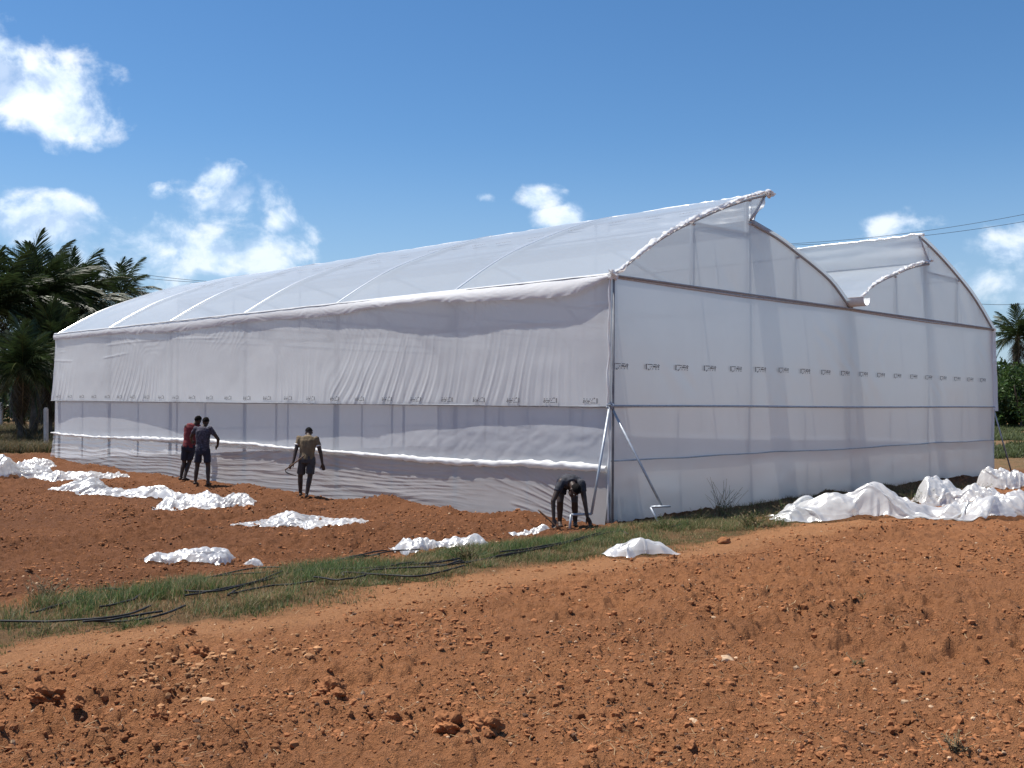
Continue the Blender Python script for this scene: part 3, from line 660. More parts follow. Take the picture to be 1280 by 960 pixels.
def person(label, origin, J, shirt, shorts, sleeve=.55, leg=.62, face=(0, 1, -.2), foot=(0, 1, 0), hands=None, cuff=None):
    """J: joints as (right, away, up) metres from a point between the feet"""
    B = np.array([RT, AW, zz]); g = float(gfull(origin[0], origin[1])); root = empty('person', (origin[0], origin[1], g)); tag(root, label, 'person', 'workers beside the polyhouse')
    J = {k: np.array(v, float)@B for k, v in J.items()}
    fdir = np.array(face, float)@B; fdir /= np.linalg.norm(fdir); ft = np.array(foot, float)@B; ft /= np.linalg.norm(ft)
    shL, shR, hpL, hpR = J['shL'], J['shR'], J['hpL'], J['hpR']
    side = shR-shL; side /= np.linalg.norm(side); pel = (hpL+hpR)/2; chest = (shL+shR)/2; neck = J['neck']; head = J['head']
    spine = chest-pel
    def torso(k):
        return loft([(pel-spine*.12, .12*k, .095*k), (pel, .155*k, .115*k), (pel+spine*.3, .138*k, .1*k), (pel+spine*.62, .162*k, .112*k), (pel+spine*.88, .175*k, .11*k), (chest, .15*k, .085*k), (chest+(neck-chest)*.6, .075*k, .065*k)], side)
    body = [torso(1.), capsule(chest, .062, head-(head-neck)*.4, .052)]
    hu = head-neck; hu /= np.linalg.norm(hu); hu = hu-fdir*(hu@fdir)*.7; hu /= np.linalg.norm(hu); hs = np.cross(fdir, hu); hs /= np.linalg.norm(hs); hu = np.cross(hs, fdir)
    body += [ellip(head+hu*.02-fdir*.008, [hs*.074, fdir*.094, hu*.1]), ellip(head-hu*.055+fdir*.03, [hs*.055, fdir*.062, hu*.062])]
    body += [capsule(head+fdir*.083+hu*.01, .008, head+fdir*.104-hu*.022, .014), capsule(head-hu*.058+fdir*.083-hs*.02, .007, head-hu*.058+fdir*.083+hs*.02, .007)]
    for q in (-1, 1):
        body += [ellip(head+hs*q*.076-hu*.005, [hs*.01, fdir*.018, hu*.03], 2)]
    shirtp, shortp = [torso(1.13)], [loft([(pel-spine*.2, .13, .12), (pel-spine*.05, .172, .132), (pel+spine*.16, .16, .12)], side)]
    for q, X in ((-1, 'L'), (1, 'R')):
        sh, elb, wr, hd = J['sh'+X], J['el'+X], J['wr'+X], J['hd'+X]
        body += [capsule(sh, .058, elb, .04), capsule(elb, .04, wr, .027)]
        shirtp += [capsule(sh-side*q*.012, .073, sh+(elb-sh)*sleeve, .062, e=(.75, .12))]
        d = hd-wr; dn = np.linalg.norm(d); d = d/dn
        ac = np.cross(d, fdir); ac /= np.linalg.norm(ac)+1e-9; nrm = np.cross(ac, d)
        body += [loft([(wr, .026, .02), (wr+d*.03, .036, .017), (wr+d*.075, .043, .016), (wr+d*.1, .04, .013)], ac)]
        for k, lf in enumerate((.062, .078, .083, .072)):
            b0 = wr+d*.09+ac*(k-1.5)*.021; m1 = b0+d*lf*.5+nrm*.012; m2 = m1+d*lf*.3+nrm*.026
            body += [capsule(b0, .0095, m1, .009, 8), capsule(m1, .009, m2, .008, 8)]
        tb = wr+d*.03-ac*q*.032; t1 = tb+d*.035-ac*q*.022+nrm*.015; t2 = t1+d*.03+nrm*.014
        body += [capsule(tb, .013, t1, .011, 8), capsule(t1, .011, t2, .009, 8)]
        hp, kn, an = J['hp'+X], J['kn'+X], J['an'+X]
        body += [capsule(hp, .082, kn, .056), capsule(kn, .054, kn+(an-kn)*.32-ft*.012, .056), capsule(kn+(an-kn)*.32-ft*.012, .055, an, .036)]
        heel = an-ft*.045-zz*.025; toe = an+ft*.14-zz*.04
        body += [capsule(heel, .034, an+ft*.06-zz*.02, .036), capsule(an+ft*.05-zz*.028, .034, toe, .024)]
        sx = np.cross(ft, zz)
        for k in range(5): body += [capsule(toe+sx*(k-2)*.017-ft*.01, .012, toe+sx*(k-2)*.018+ft*(.03-.004*abs(k-1)), .009, 8)]
        shortp += [capsule(hp, .098, hp+(kn-hp)*leg, .088, e=(1, .1))]
    b = fuse('body', body, .0065, skin, root, sm=3)
    fuse('shirt', shirtp, .011, shirt, root, .008, 5); fuse('shorts', shortp, .011, shorts, root, .008, 9)
    Vh, Fh = ico(4); ax = np.array([hs*.081, fdir*.101, hu*.106]); keep = (Vh[:, 2] > .05-.55*np.clip(-Vh[:, 1], 0, 1)+.5*np.clip(Vh[:, 1]-.35, 0, 1))
    Vv = Vh*(1+.05*fbm(Vh[:, 0]*6, Vh[:, 1]*6+Vh[:, 2]*4, 2, 4))[:, None]; Fk = [f for f in Fh.tolist() if keep[f].all()]
    obj('hair', head+hu*.022-fdir*.01+Vv@ax, Fk, hairm, root)
    for q in (-1, 1):
        e = ellip(head+fdir*.083+hs*q*.031+hu*.018, [hs*.012, fdir*.009, hu*.007], 2); obj('eye', *e, eyem, root)
    if cuff:
        for q, X in ((-1, 'L'), (1, 'R')):
            sh, elb = J['sh'+X], J['el'+X]; c = sh+(elb-sh)*(sleeve-.06); c2 = sh+(elb-sh)*(sleeve+.02)
            V_, F_ = tube_vf([c, (c+c2)/2, c2], [.066, .066, .065], 16); obj('sleeve_cuff', V_, F_, cuff, root)
    return root, J
m_red = plain('red_shirt', (.16, .025, .03), .85, 0, .25, 8); m_navy = plain('navy_cloth', (.018, .02, .035), .85, 0, .3, 9)
m_pat = plain('dark_patterned_shirt', (.05, .045, .065), .85, 0, .75, 26); m_khaki = plain('khaki_shirt', (.17, .125, .075), .9, 0, .3, 5)
m_grey = plain('grey_shorts', (.055, .052, .056), .9, 0, .25, 10); m_white = plain('white_trim', (.75, .74, .72), .8, 0, .08)
m_blk = plain('charcoal_shirt', (.035, .036, .045), .85, 0, .5, 15)
def beside_wall(px, yp):
    d = pix_ray(px, 600); t = (yp-CAM[1])/d[1]; q = CAM+d*t; return np.array([q[0], yp, 0])
o1 = beside_wall(229, -.72); person('man in a dark red shirt and navy shorts leaning towards the film', o1,
    dict(shL=(.06, .04, 1.4), shR=(.32, .2, 1.4), neck=(.23, .16, 1.45), head=(.3, .21, 1.555), elL=(.0, .12, 1.12), wrL=(.12, .34, 1.0), hdL=(.18, .42, .98), elR=(.36, .34, 1.16), wrR=(.28, .46, .98), hdR=(.25, .52, .93),
         hpL=(.04, .0, .86), hpR=(.2, .06, .86), knL=(.0, .06, .46), knR=(.12, .1, .47), anL=(-.06, .0, .08), anR=(.06, -.1, .075)), m_red, m_navy, .5, .8, (.5, .85, -.25), (.45, .8, 0))
o2 = beside_wall(252.5, -.95); person('man in a dark patterned shirt and black shorts with one elbow out', o2,
    dict(shL=(-.17, .02, 1.4), shR=(.18, .02, 1.4), neck=(.02, .05, 1.45), head=(.045, .1, 1.555), elL=(-.32, .14, 1.19), wrL=(-.38, .36, 1.08), hdL=(-.38, .45, 1.06), elR=(.37, .06, 1.14), wrR=(.32, .2, .97), hdR=(.26, .25, .92),
         hpL=(-.09, .0, .86), hpR=(.1, .0, .86), knL=(-.13, .03, .46), knR=(.14, .03, .46), anL=(-.165, .0, .08), anR=(.17, -.06, .075)), m_pat, m_navy, .55, .72, (.15, .95, -.3), (.1, .95, 0))
o3 = beside_wall(379, -.85); r3, J3 = person('man in a khaki shirt walking head down beside the long side', o3,
    dict(shL=(-.11, .06, 1.3), shR=(.27, .06, 1.29), neck=(.08, .14, 1.33), head=(.065, .25, 1.41), elL=(-.17, -.02, 1.0), wrL=(-.2, -.1, .78), hdL=(-.25, -.13, .71), elR=(.37, .04, .97), wrR=(.41, .02, .74), hdR=(.43, .04, .65),
         hpL=(-.01, .0, .84), hpR=(.17, .0, .84), knL=(-.08, .08, .46), knR=(.15, -.02, .46), anL=(-.08, .12, .09), anR=(.1, -.12, .08)), m_khaki, m_grey, .5, .82, (-.05, .8, -.75), (-.1, .95, 0), cuff=m_white)
o4 = ghit(710, 657); r4, J4 = person('man in charcoal clothes bent double at the polyhouse corner', o4,
    dict(shL=(.2, -.24, .76), shR=(-.12, -.24, .77), neck=(.06, -.31, .74), head=(.08, -.4, .64), elL=(.25, -.32, .46), wrL=(.29, -.34, .22), hdL=(.34, -.34, .12), elR=(-.26, -.34, .47), wrR=(-.25, -.38, .19), hdR=(-.245, -.4, .1),
         hpL=(.1, .14, .74), hpR=(-.1, .14, .74), knL=(.11, .04, .42), knR=(-.13, .04, .42), anL=(.125, .12, .08), anR=(-.13, .12, .08)), m_blk, m_navy, .5, .6, (.0, -.5, -.85), (0, -.95, 0))
B_ = np.array([RT, AW, zz])
def tool(name, label, root, pts, r, blade=None):
    e = empty(name, root.location); P = np.array(pts, float)@B_; tag(e, label, 'tool')
    tube('handle', spline(P, 12), r, M['wood'], e)
    if blade is not None:
        Q = spline(np.array(blade, float)@B_, 14); wv = np.array([0, 0, 1.]); k = np.linspace(1, .25, 14)[:, None]
        hv = np.concatenate([Q+wv*.022*k, Q-wv*.022*k, Q-wv*.022*k+AW*.005, Q+wv*.022*k+AW*.005]); F = []
        for i in range(13):
            for a in range(4): F.append([a*14+i, a*14+i+1, ((a+1) % 4)*14+i+1, ((a+1) % 4)*14+i])
        obj('blade', hv, F, M['iron'], e)
    return e
tool('sickle', 'long-handled sickle held behind his back by the man in khaki', r3, [(-.36, -.17, .62), (-.15, -.19, .77), (.06, -.19, .94)], .014, [(-.36, -.17, .62), (-.33, -.18, .57), (-.24, -.19, .53), (-.12, -.19, .5)])
tool('digging_stick', 'short wooden digging stick in the hand of the bending man', r4, [(-.5, -.4, .33), (-.3, -.415, .15), (-.13, -.42, .0)], .013)

# ------------------------------------------------------------------ black drip pipes
def z7(L_): return [(400+a/4, 660+b/4) for a, b in L_]
def z8(L_): return [(a/3.2, 700+b/3.2) for a, b in L_]
def z4(L_): return [(620+a/4, 480+b/4) for a, b in L_]
PIPES = [z8([(160, 222), (250, 195), (300, 165), (350, 140), (410, 130), (480, 133)]), z8([(120, 232), (260, 195), (400, 160)]), z8([(-40, 270), (200, 272), (400, 262), (520, 240), (600, 208)]),
    z8([(330, 284), (450, 270), (560, 250), (650, 238)]), z8([(360, 262), (470, 262), (640, 240), (740, 200)]), z8([(910, 160), (960, 130), (1080, 95), (1190, 60), (1290, 66)]), z8([(920, 158), (1080, 125), (1170, 120), (1260, 112)]),
    z8([(740, 172), (860, 150), (1000, 120), (1130, 70)]), z8([(860, 78), (980, 68), (1090, 62), (1150, 45)]), z8([(680, 110), (860, 80), (1020, 48), (1160, 44)]), z8([(400, 215), (520, 185), (560, 165)]), z8([(740, 150), (850, 155), (980, 128)]),
    z7([(-20, 215), (100, 175), (250, 150), (370, 125), (500, 118)]), z7([(0, 205), (150, 160), (330, 130)]), z7([(118, 266), (124, 249), (300, 262), (470, 270), (600, 245), (720, 212)]), z7([(-30, 280), (100, 293), (230, 268)]),
    z7([(320, 236), (360, 197), (500, 192), (640, 180), (720, 185)]), z7([(480, 218), (510, 200), (620, 205), (720, 190)]), z7([(200, 250), (350, 215), (560, 200), (700, 178)]), z7([(250, 245), (420, 232), (600, 222), (710, 196)]),
    z7([(700, 188), (860, 165), (1000, 140), (1120, 112), (1240, 80), (1275, 60)]), z7([(730, 196), (880, 160), (1010, 130), (1200, 104)]), z4([(0, 885), (150, 860), (350, 820), (480, 785), (620, 755), (660, 770)]), z4([(20, 870), (200, 845), (360, 812), (520, 770)]),
    z4([(860, 720), (960, 712), (1000, 690), (1060, 680)]), z4([(880, 730), (980, 700), (1050, 684)]), z7([(60, 190), (200, 165), (300, 158)]), z7([(0, 238), (180, 232), (330, 222), (470, 205)])]
PLAB = {0: 'black drip pipe arching up at the left end of the grass strip', 2: 'black drip pipe running out of the left picture edge', 14: 'black drip pipe with a hooked end at the lower edge of the bundle',
    22: 'long black drip pipe in the grass below the bending man', 24: 'upper one of two short black pipe ends near the tallest weed', 25: 'lower one of two short black pipe ends near the tallest weed'}
for i, pp in enumerate(PIPES):
    Pp = spline(np.array([ghit(*q) for q in pp]), 40); Pp[:, 2] = gz(Pp[:, 0], Pp[:, 1])+.028+.015*np.abs(fbm(np.linspace(0, 2, 40), np.full(40, i*3.), 2, 7))+.012*(i % 4)
    tag(tube('drip_pipe', Pp, .0095, M['pipe'], None, 6), PLAB.get(i, 'thin black drip pipe among the tangled bundles in the grass strip'), 'pipe', 'black drip pipes in the grass strip')

# ------------------------------------------------------------------ clods, stones, litter on the soil
def scatter(name, P, size, base, mat_, cols=None, flat=.85, label=None, smooth=False):
    bV, bF = base; n = len(P); k = len(bV); a = rng.uniform(0, 2*math.pi, n); c, s_ = np.cos(a), np.sin(a)
    j = 1+rng.uniform(-.28, .28, (n, k)); ax = rng.uniform(.7, 1.3, (n, 3))
    B = bV[None]*j[..., None]*ax[:, None]; B[..., 2] *= flat
    Vx = B[..., 0]*c[:, None]-B[..., 1]*s_[:, None]; Vy = B[..., 0]*s_[:, None]+B[..., 1]*c[:, None]
    V_ = np.stack([Vx, Vy, B[..., 2]], -1)*size[:, None, None]+P[:, None]
    F_ = (bF[None]+(np.arange(n)*k)[:, None, None]).reshape(-1, bF.shape[1])
    o = obj(name, V_.reshape(-1, 3), F_, mat_, None, smooth, col=None if cols is None else np.repeat(cols, k, 0))
    return tag(o, label, kind='stuff')
def field_points(n, rmax=30, rmin=3.6, p=1.):
    r = rmin*(rmax/rmin)**(rng.random(n)**p); a = rng.uniform(-R_(31), R_(31), n)
    x = CAM[0]+r*(np.cos(a)*AW[0]+np.sin(a)*RT[0]); y = CAM[1]+r*(np.cos(a)*AW[1]+np.sin(a)*RT[1])
    st, pa, fa = zones(x, y); ins = (x < .15)&(y > -.25)
    cl_ = fbm(x*.9, y*.9, 3, 71)
    ok = (~ins)&(rng.random(n) > st*1.2+pa*.75)&(rng.random(n) < .16+1.1*sst(cl_+.5*fbm(x*.3, y*.3, 2, 72), -.5, .7))
    x, y, r = x[ok], y[ok], r[ok]; return np.c_[x, y, gfull(x, y)], r
P, r = field_points(84000); scatter('soil_clods', P, np.clip(.0054*np.exp(.62*rng.standard_normal(len(P)))*(.6+.085*r), .003, .03), ico(1), M['clod'], label='small crumbs and clods of red soil')
P, r = field_points(1150, 24); n = len(P); bV, bF = ico(3); k = len(bV); sz = np.clip(.0125*np.exp(.5*rng.standard_normal(n))*(.7+.03*r), .01, .055); LV = []
shapes = [bV*(1+.55*fbm(bV[:, 0]*1.5+7*q, bV[:, 1]*1.5+bV[:, 2]*1.9, 4, 900+q, .62)+.2*tri(bV[:, 0]*.8+bV[:, 2]*.7+q*.17))[:, None]*[1.15, 1., .8] for q in range(7)]
for i_ in range(n):
    a = rng.uniform(0, 6.283); c_, s_ = math.cos(a), math.sin(a); LV.append((shapes[i_ % 7]@np.array([[c_, s_, 0], [-s_, c_, 0], [0, 0, 1]]))*sz[i_]+P[i_]-[0, 0, sz[i_]*.15])
tag(obj('soil_lumps', np.concatenate(LV), (bF[None]+(np.arange(n)*k)[:, None, None]).reshape(-1, 3), M['clod'], None, False), 'fist-sized lumps of red soil', kind='stuff')
P, r = field_points(20000, 26); c0 = np.array([[.11, .056, .032]])*rng.uniform(.5, 1.6, (len(P), 1)); scatter('dark_crumbs', P+[0, 0, .003], np.clip(.0042*np.exp(.55*rng.standard_normal(len(P)))*(.55+.085*r), .003, .03), ico(1), M['pebble'], c0, .7, label='dark crumbs of damp earth and humus')
P, r = field_points(3000, 22); c0 = np.array([[.5, .33, .2]])*rng.uniform(.6, 1.3, (len(P), 1)); scatter('pebbles', P, np.clip(.006*np.exp(.5*rng.standard_normal(len(P)))*(.6+.06*r), .004, .02), ico(1), M['pebble'], c0, label='pale pebbles in the soil')
pts = np.array([ghit(*q) for q in zip(rng.normal(235, 50, 520), rng.normal(838, 19, 520))]+[ghit(*q) for q in zip(rng.normal(365, 32, 130), rng.normal(812, 12, 130))])
pts[:, 2] = gfull(pts[:, 0], pts[:, 1])+.004
scatter('gravel', pts, np.clip(.009*np.exp(.6*rng.standard_normal(len(pts))), .004, .03), ico(1), M['pebble'], np.array([[.36, .185, .085]])*rng.uniform(.6, 1.35, (len(pts), 1)), label='scatter of ochre gravel in the near soil')
BIGC = [((607, 918), .06, 'largest dark clod near the bottom edge of the field'), ((560, 916), .055, 'dark clod just left of the largest clod'), ((252, 822), .062, 'dark clod at the edge of the path below the grass'), ((235, 798), .045, 'low dark clod touching the trodden path'),
    ((48, 870), .055, 'left one of a pair of dark clods at the far left'), ((68, 866), .045, 'right one of a pair of dark clods at the far left'), ((196, 884), .045, 'round brown clod below the gravel patch'), ((412, 872), .065, 'crumbly dark clod standing alone left of the centre'), ((422, 880), .04, 'smaller clod leaning on the crumbly dark clod'),
    ((97, 888), .035, 'small clod below the pair of dark clods'), ((592, 896), .03, 'small dark clod above the largest clod'), ((490, 905), .04, 'brown clod between the crumbly clod and the largest clod')]
V0, F0 = ico(4)
for i, (q, s_, lab) in enumerate(BIGC):
    p = ghit(*q); d = 1+.34*fbm(V0[:, 0]*1.7+i*5, V0[:, 1]*1.7+V0[:, 2]*2.1, 4, 400+i, .6)+.16*tri(V0[:, 0]*.9+V0[:, 2]*.8+i*.3)
    Vc = V0*d[:, None]*s_*[1.25, 1.1, .95]; Vc[:, 2] = np.maximum(Vc[:, 2], -s_*.5)
    o = obj('soil_clod', Vc, F0, M['clod'], None, False); o.location = (p[0], p[1], float(gfull(p[0], p[1]))+s_*.4); tag(o, lab, 'clod', 'large clods in the near field')
for i, (q, s_, lab) in enumerate([((906, 830), .04, 'pale flat stone alone in the middle of the right field'), ((905, 679), .075, 'rounded reddish stone at the end of the grass strip'), ((867, 895), .022, 'small pale stone near the bottom of the right field'), ((258, 545+325), .03, 'small tan stone by the gravel patch')]):
    p = ghit(*q); d = 1+.2*fbm(V0[:, 0]*1.3+i*3, V0[:, 1]*1.3+V0[:, 2], 3, 450+i)
    o = obj('stone', V0*d[:, None]*s_*[1.6, 1., .65], F0, M['stone'] if i != 1 else M['clod'], None, True); o.location = (p[0], p[1], float(gfull(p[0], p[1]))+s_*.35); o.rotation_euler = (0, 0, .7+i)
    tag(o, lab, 'stone')

# ------------------------------------------------------------------ grass, straw, weeds
def blades(name, P, hgt, wid, cols, lean=.5, label=None, segs=3):
    n = len(P); a = rng.uniform(0, 2*math.pi, n); dirx, diry = np.cos(a), np.sin(a); b = a+rng.normal(0, .5, n)
    ln = np.abs(rng.normal(lean, .3, n))*hgt; V_ = []
    for k in range(segs+1):
        t = k/segs; cx = P[:, 0]+np.cos(b)*ln*t**1.8; cy = P[:, 1]+np.sin(b)*ln*t**1.8; cz = P[:, 2]+hgt*(t-.25*t*t*np.clip(ln/hgt, 0, 1.2))
        hw = wid*.5*(1-.92*t**1.4)
        V_ += [np.c_[cx-diry*hw, cy+dirx*hw, cz], np.c_[cx+diry*hw, cy-dirx*hw, cz]]
    V_ = np.stack(V_, 1); m = 2*(segs+1)
    f = np.array([[2*k, 2*k+1, 2*k+3, 2*k+2] for k in range(segs)])
    F_ = (f[None]+(np.arange(n)*m)[:, None, None]).reshape(-1, 4)
    return tag(obj(name, V_.reshape(-1, 3), F_, M['blade'], None, False, col=np.repeat(cols, m, 0)), label, kind='stuff')
def gcols(n, dry):
    g = np.array([[.08, .122, .036]])*rng.uniform(.6, 1.5, (n, 1))*np.array([[1, 1, 1]])+rng.uniform(0, .012, (n, 3))
    d = np.array([[.3, .22, .11]])*rng.uniform(.6, 1.25, (n, 1)); k = (rng.random(n) < dry)[:, None]; return np.where(k, d, g)
n = 320000; x = rng.uniform(.1, 3.8, n); y = rng.uniform(-14.5, 14, n); st, pa, fa = zones(x, y)
cl_ = fbm(x*1.1, y*1.1, 3, 81); tall = sst(fbm(x*.6, y*.6, 2, 83), -.5, .8)
fine_ = fbm(x*3.2, y*3.2, 2, 84); mask = rng.random(n) < st*(.2+1.*sst(cl_+.5*fine_, -.55, .35))*np.where(y > 1, .28, 1.)
x, y, cl_, tall = x[mask], y[mask], cl_[mask], tall[mask]; P = np.c_[x, y, gfull(x, y)-.005]
green_core = sst(-y, -.5, 1.5)*np.exp(-((x-1.75)/.75)**2)
dry = np.clip(.42+.35*sst(-cl_, -.1, .6)+.45*sst(y, -3.2, .5)*sst(x, 1.8, 2.6)+.3*sst(y, 0, 2)-.35*green_core, .05, .85)
hg = (.035+.05*tall+.06*green_core)*(1-.3*sst(x, 2.0, 2.6))*rng.uniform(.5, 1.5, len(x)); blades('grass', P, hg, .0045+.003*rng.random(len(x)), gcols(len(x), dry), .55, 'short green and straw coloured grass along the bund')
n = 150; cx, cy = rng.uniform(.9, 3.4, n), rng.uniform(-12.5, 1.2, n); kk = rng.random(n) < zones(cx, cy)[0]; cx, cy = cx[kk], cy[kk]; m_ = 90; n = len(cx)
x = np.repeat(cx, m_)+rng.normal(0, .07, n*m_); y = np.repeat(cy, m_)+rng.normal(0, .07, n*m_); hh_ = np.repeat(rng.uniform(.07, .19, n), m_)*rng.uniform(.5, 1.2, n*m_)
blades('grass_tufts', np.c_[x, y, gfull(x, y)-.005], hh_, np.full(n*m_, .0055), gcols(n*m_, np.repeat(rng.uniform(.1, .9, n), m_)), .75, 'taller tufts of grass and straw on the bund')
n = 26000; x = rng.uniform(2.7, 4.2, n); y = rng.uniform(-13, 5, n); k = rng.random(n) < np.exp(-np.abs(x-3.15)/.18)*.5*sst(fbm(x*1.5, y*1.5, 2, 88), -.2, .5); P = np.c_[x[k], y[k], gfull(x[k], y[k])-.004]
blades('dry_grass', P, rng.uniform(.03, .09, k.sum()), np.full(k.sum(), .004), gcols(k.sum(), .75), .9, 'thin dry grass at the edge of the path')
P, r = field_points(2600, 14); n = len(P)                      # straw and root bits lying on the soil
a = rng.uniform(0, math.pi, n); l_ = rng.uniform(.015, .05, n); hw = .0012+.0006*r/5
dirs = np.c_[np.cos(a), np.sin(a), rng.uniform(-.1, .35, n)]; pr = np.c_[-np.sin(a), np.cos(a), np.zeros(n)]
C0 = P+[0, 0, .012]; bend = pr*rng.uniform(-.4, .4, n)[:, None]*l_[:, None]
V_ = np.stack([C0-dirs*l_[:, None]+pr*hw[:, None], C0-dirs*l_[:, None]-pr*hw[:, None], C0+bend+pr*hw[:, None], C0+bend-pr*hw[:, None], C0+dirs*l_[:, None]+pr*hw[:, None], C0+dirs*l_[:, None]-pr*hw[:, None]], 1)
F_ = (np.array([[0, 1, 3, 2], [2, 3, 5, 4]])[None]+(np.arange(n)*6)[:, None, None]).reshape(-1, 4)
tag(obj('straw', V_.reshape(-1, 3), F_, M['blade'], None, False, col=np.repeat(np.array([[.5, .36, .2]])*rng.uniform(.5, 1.2, (n, 1)), 6, 0)), 'bits of straw and dry roots on the soil', kind='stuff')
def weed(label, q, n, h, spread, dry, sd, seeds=False, name='weed', p=None):
    g = np.random.default_rng(sd); p = ghit(*q) if p is None else p; L_ = []; cols = []
    for i in range(n):
        a = g.uniform(0, 6.28); e = spread*g.uniform(.2, 1); hh = h*g.uniform(.5, 1.1); b = np.array([p[0]+g.normal(0, spread*.22), p[1]+g.normal(0, spread*.22), 0]); b[2] = float(gfull(b[0], b[1]))-.01
        Q = np.array([b+[math.cos(a)*e*t**1.6, math.sin(a)*e*t**1.6, hh*t] for t in np.linspace(0, 1, 5)])
        L_.append(tube_vf(Q, np.linspace(.004, .0018, 5), 4)); c = np.array([.26, .2, .11]) if g.random() < dry else np.array([.07, .11, .03]); cols.append(np.tile(c*g.uniform(.6, 1.2), (len(L_[-1][0]), 1)))
        for k in range(7):
            t = g.uniform(.15, 1); c0 = b+[math.cos(a)*e*t**1.6, math.sin(a)*e*t**1.6, hh*t]; a2 = g.uniform(0, 6.28); ll = (.03 if seeds and t > .5 else .07)*g.uniform(.5, 1.2)*(h/.4)**.5; d_ = np.array([math.cos(a2), math.sin(a2), g.uniform(-.1, .7)])*ll; w_ = np.array([-math.sin(a2), math.cos(a2), 0])*ll*.13
            L_.append((np.array([c0, c0+d_*.5+w_, c0+d_, c0+d_*.5-w_]), [[0, 1, 2, 3]])); cols.append(np.tile(c*g.uniform(.6, 1.3), (4, 1)))
    V_, F_ = join_vf(L_); return tag(obj(name, V_-p, F_, M['blade'], None, False, col=np.concatenate(cols)), label, 'weed')
def place_weed(o, p): o.location = p
for lab, q, n_, h, sp, dr, sd, se in [('tallest dry seed-head weed, standing against the gable skirt', (902, 648), 26, .62, .4, .8, 501, True), ('dry weed clump left of the tallest weed by the gable', (872, 656), 16, .3, .3, .55, 502, True),
    ('bushy grey green weed at the left tip of the longest plastic heap', (990, 650), 44, .3, .4, .45, 503, False), ('grey green weed clump between tallest weed and longest heap', (940, 660), 46, .28, .4, .4, 504, False), ('leafy weed in the grass right of the bending man', (835, 662), 30, .22, .3, .25, 505, False),
    ('green weed tuft behind the longest plastic heap by the dark spoil', (1148, 632), 40, .26, .45, .35, 506, False), ('small weed beside the rounded plastic bundle', (1222, 622), 24, .22, .35, .4, 507, False), ('dry sprig lying at the bottom right corner of the field', (1192, 938), 12, .09, .1, 1., 508, False),
    ('pale straw tuft in the middle of the grass strip', (584, 700), 50, .2, .25, .8, 509, False), ('straw coloured tuft at the left end of the grass strip', (60, 752), 36, .2, .25, .9, 510, False), ('small grey sprig low in the right field', (1070, 838), 12, .06, .09, .7, 511, False), ('dark withered sprig in the upper right field', (1080, 742), 12, .07, .12, .6, 512, False)]:
    p = ghit(*q); o = weed(lab, q, n_, h, sp, dr, sd, se, p=p); o.location = p

# ------------------------------------------------------------------ palms, trees and field edge
def frond_mesh(sd, ln=3.6, droop=1.):
    g = np.random.default_rng(sd); t = np.linspace(0, 1, 26); el0 = .0
    R0 = np.c_[ln*(t-.12*t**3), 0*t+.12*np.sin(t*2)*g.uniform(-1, 1), ln*(.28*t-.62*droop*t**2.3)]
    L_ = [tube_vf(R0, np.linspace(.035, .006, 26), 5)]; cols = [np.tile([.13, .14, .05], (len(L_[0][0]), 1))]
    for k in range(92):
        u = .1+.9*(k//2)/46.+g.uniform(-.006, .006); u = min(u, 1.); c = np.array([np.interp(u, t, R0[:, i]) for i in range(3)]); sgn = 1 if k % 2 else -1
        ll = .95*(math.sin(math.pi*min(1, .16+.84*u))**.6)*(.75+.5*(1-u))*g.uniform(.8, 1.1)+.12
        d_ = np.array([.62+.3*u, sgn*(.75-.3*u), -.18-g.uniform(0, .45)]); d_ /= np.linalg.norm(d_); w_ = np.array([.9, -sgn*.35, .25])*.025
        m1 = c+d_*ll*.55+[0, 0, -.02]; e1 = c+d_*ll+[0, 0, -.22*ll]
        L_.append((np.array([c-w_*.6, c+w_*.6, m1+w_, m1-w_, e1]), [[0, 1, 2, 3], [3, 2, 4]])); cols.append(np.tile(np.array([.03, .048, .017])*g.uniform(.5, 1.7), (5, 1)))
    V_, F_ = join_vf(L_); return make_mesh('frond', V_, F_, M['leaf'], False, col=np.concatenate(cols))
FR = [frond_mesh(600+i, 3.7, d) for i, d in enumerate((.55, .8, 1., 1.25, 1.6))]
def dryfrond():
    me = FR[4].copy(); a = me.color_attributes['tint']; k = len(a.data); c = np.empty(k*4, np.float32); a.data.foreach_get('color', c); c = c.reshape(-1, 4); c[:, :3] = c[:, :3]@np.array([[1., .7, .35], [.9, .65, .35], [.6, .4, .2]]); a.data.foreach_set('color', c.ravel()); return me
FRD = dryfrond()
def palm(label, base, hgt, sc_, sd, nf=30, lean=(0, 0), dead=4):
    g = np.random.default_rng(sd); e = empty('coconut_palm', base); tag(e, label, 'palm tree', 'coconut palms around the field'); t = np.linspace(0, 1, 24)
    Pt = np.c_[lean[0]*t**1.7, lean[1]*t**1.7, hgt*t-.3*(1-t)]; rr_ = (.17-.06*t+.1*np.exp(-t*9))*sc_*(1+.06*np.sin(t*70)); tube('trunk', Pt, rr_, M['bark'], e, 10)
    crumple_knot('crown_heart', Pt[-1]+[0, 0, .05], (.2*sc_, .2*sc_, .32*sc_), sd, 'bark', e)
    for i in range(nf+dead):
        d_ = i >= nf; q = i/max(1, nf-1); me = FRD if d_ else FR[min(4, int(q*4.2+g.uniform(0, .8)))]
        o = link(bpy.data.objects.new('dry_frond' if d_ else 'frond', me), e); o.location = Pt[-1]+[0, 0, .12*sc_]
        pitch = R_(82-95*q**.8+g.uniform(-9, 9)) if not d_ else R_(-62+g.uniform(-12, 10)); o.rotation_euler = (g.uniform(-.3, .3), -pitch, i*2.39996+g.uniform(-.2, .2)); k = sc_*g.uniform(.85, 1.12); o.scale = (k, k, k)
    return e
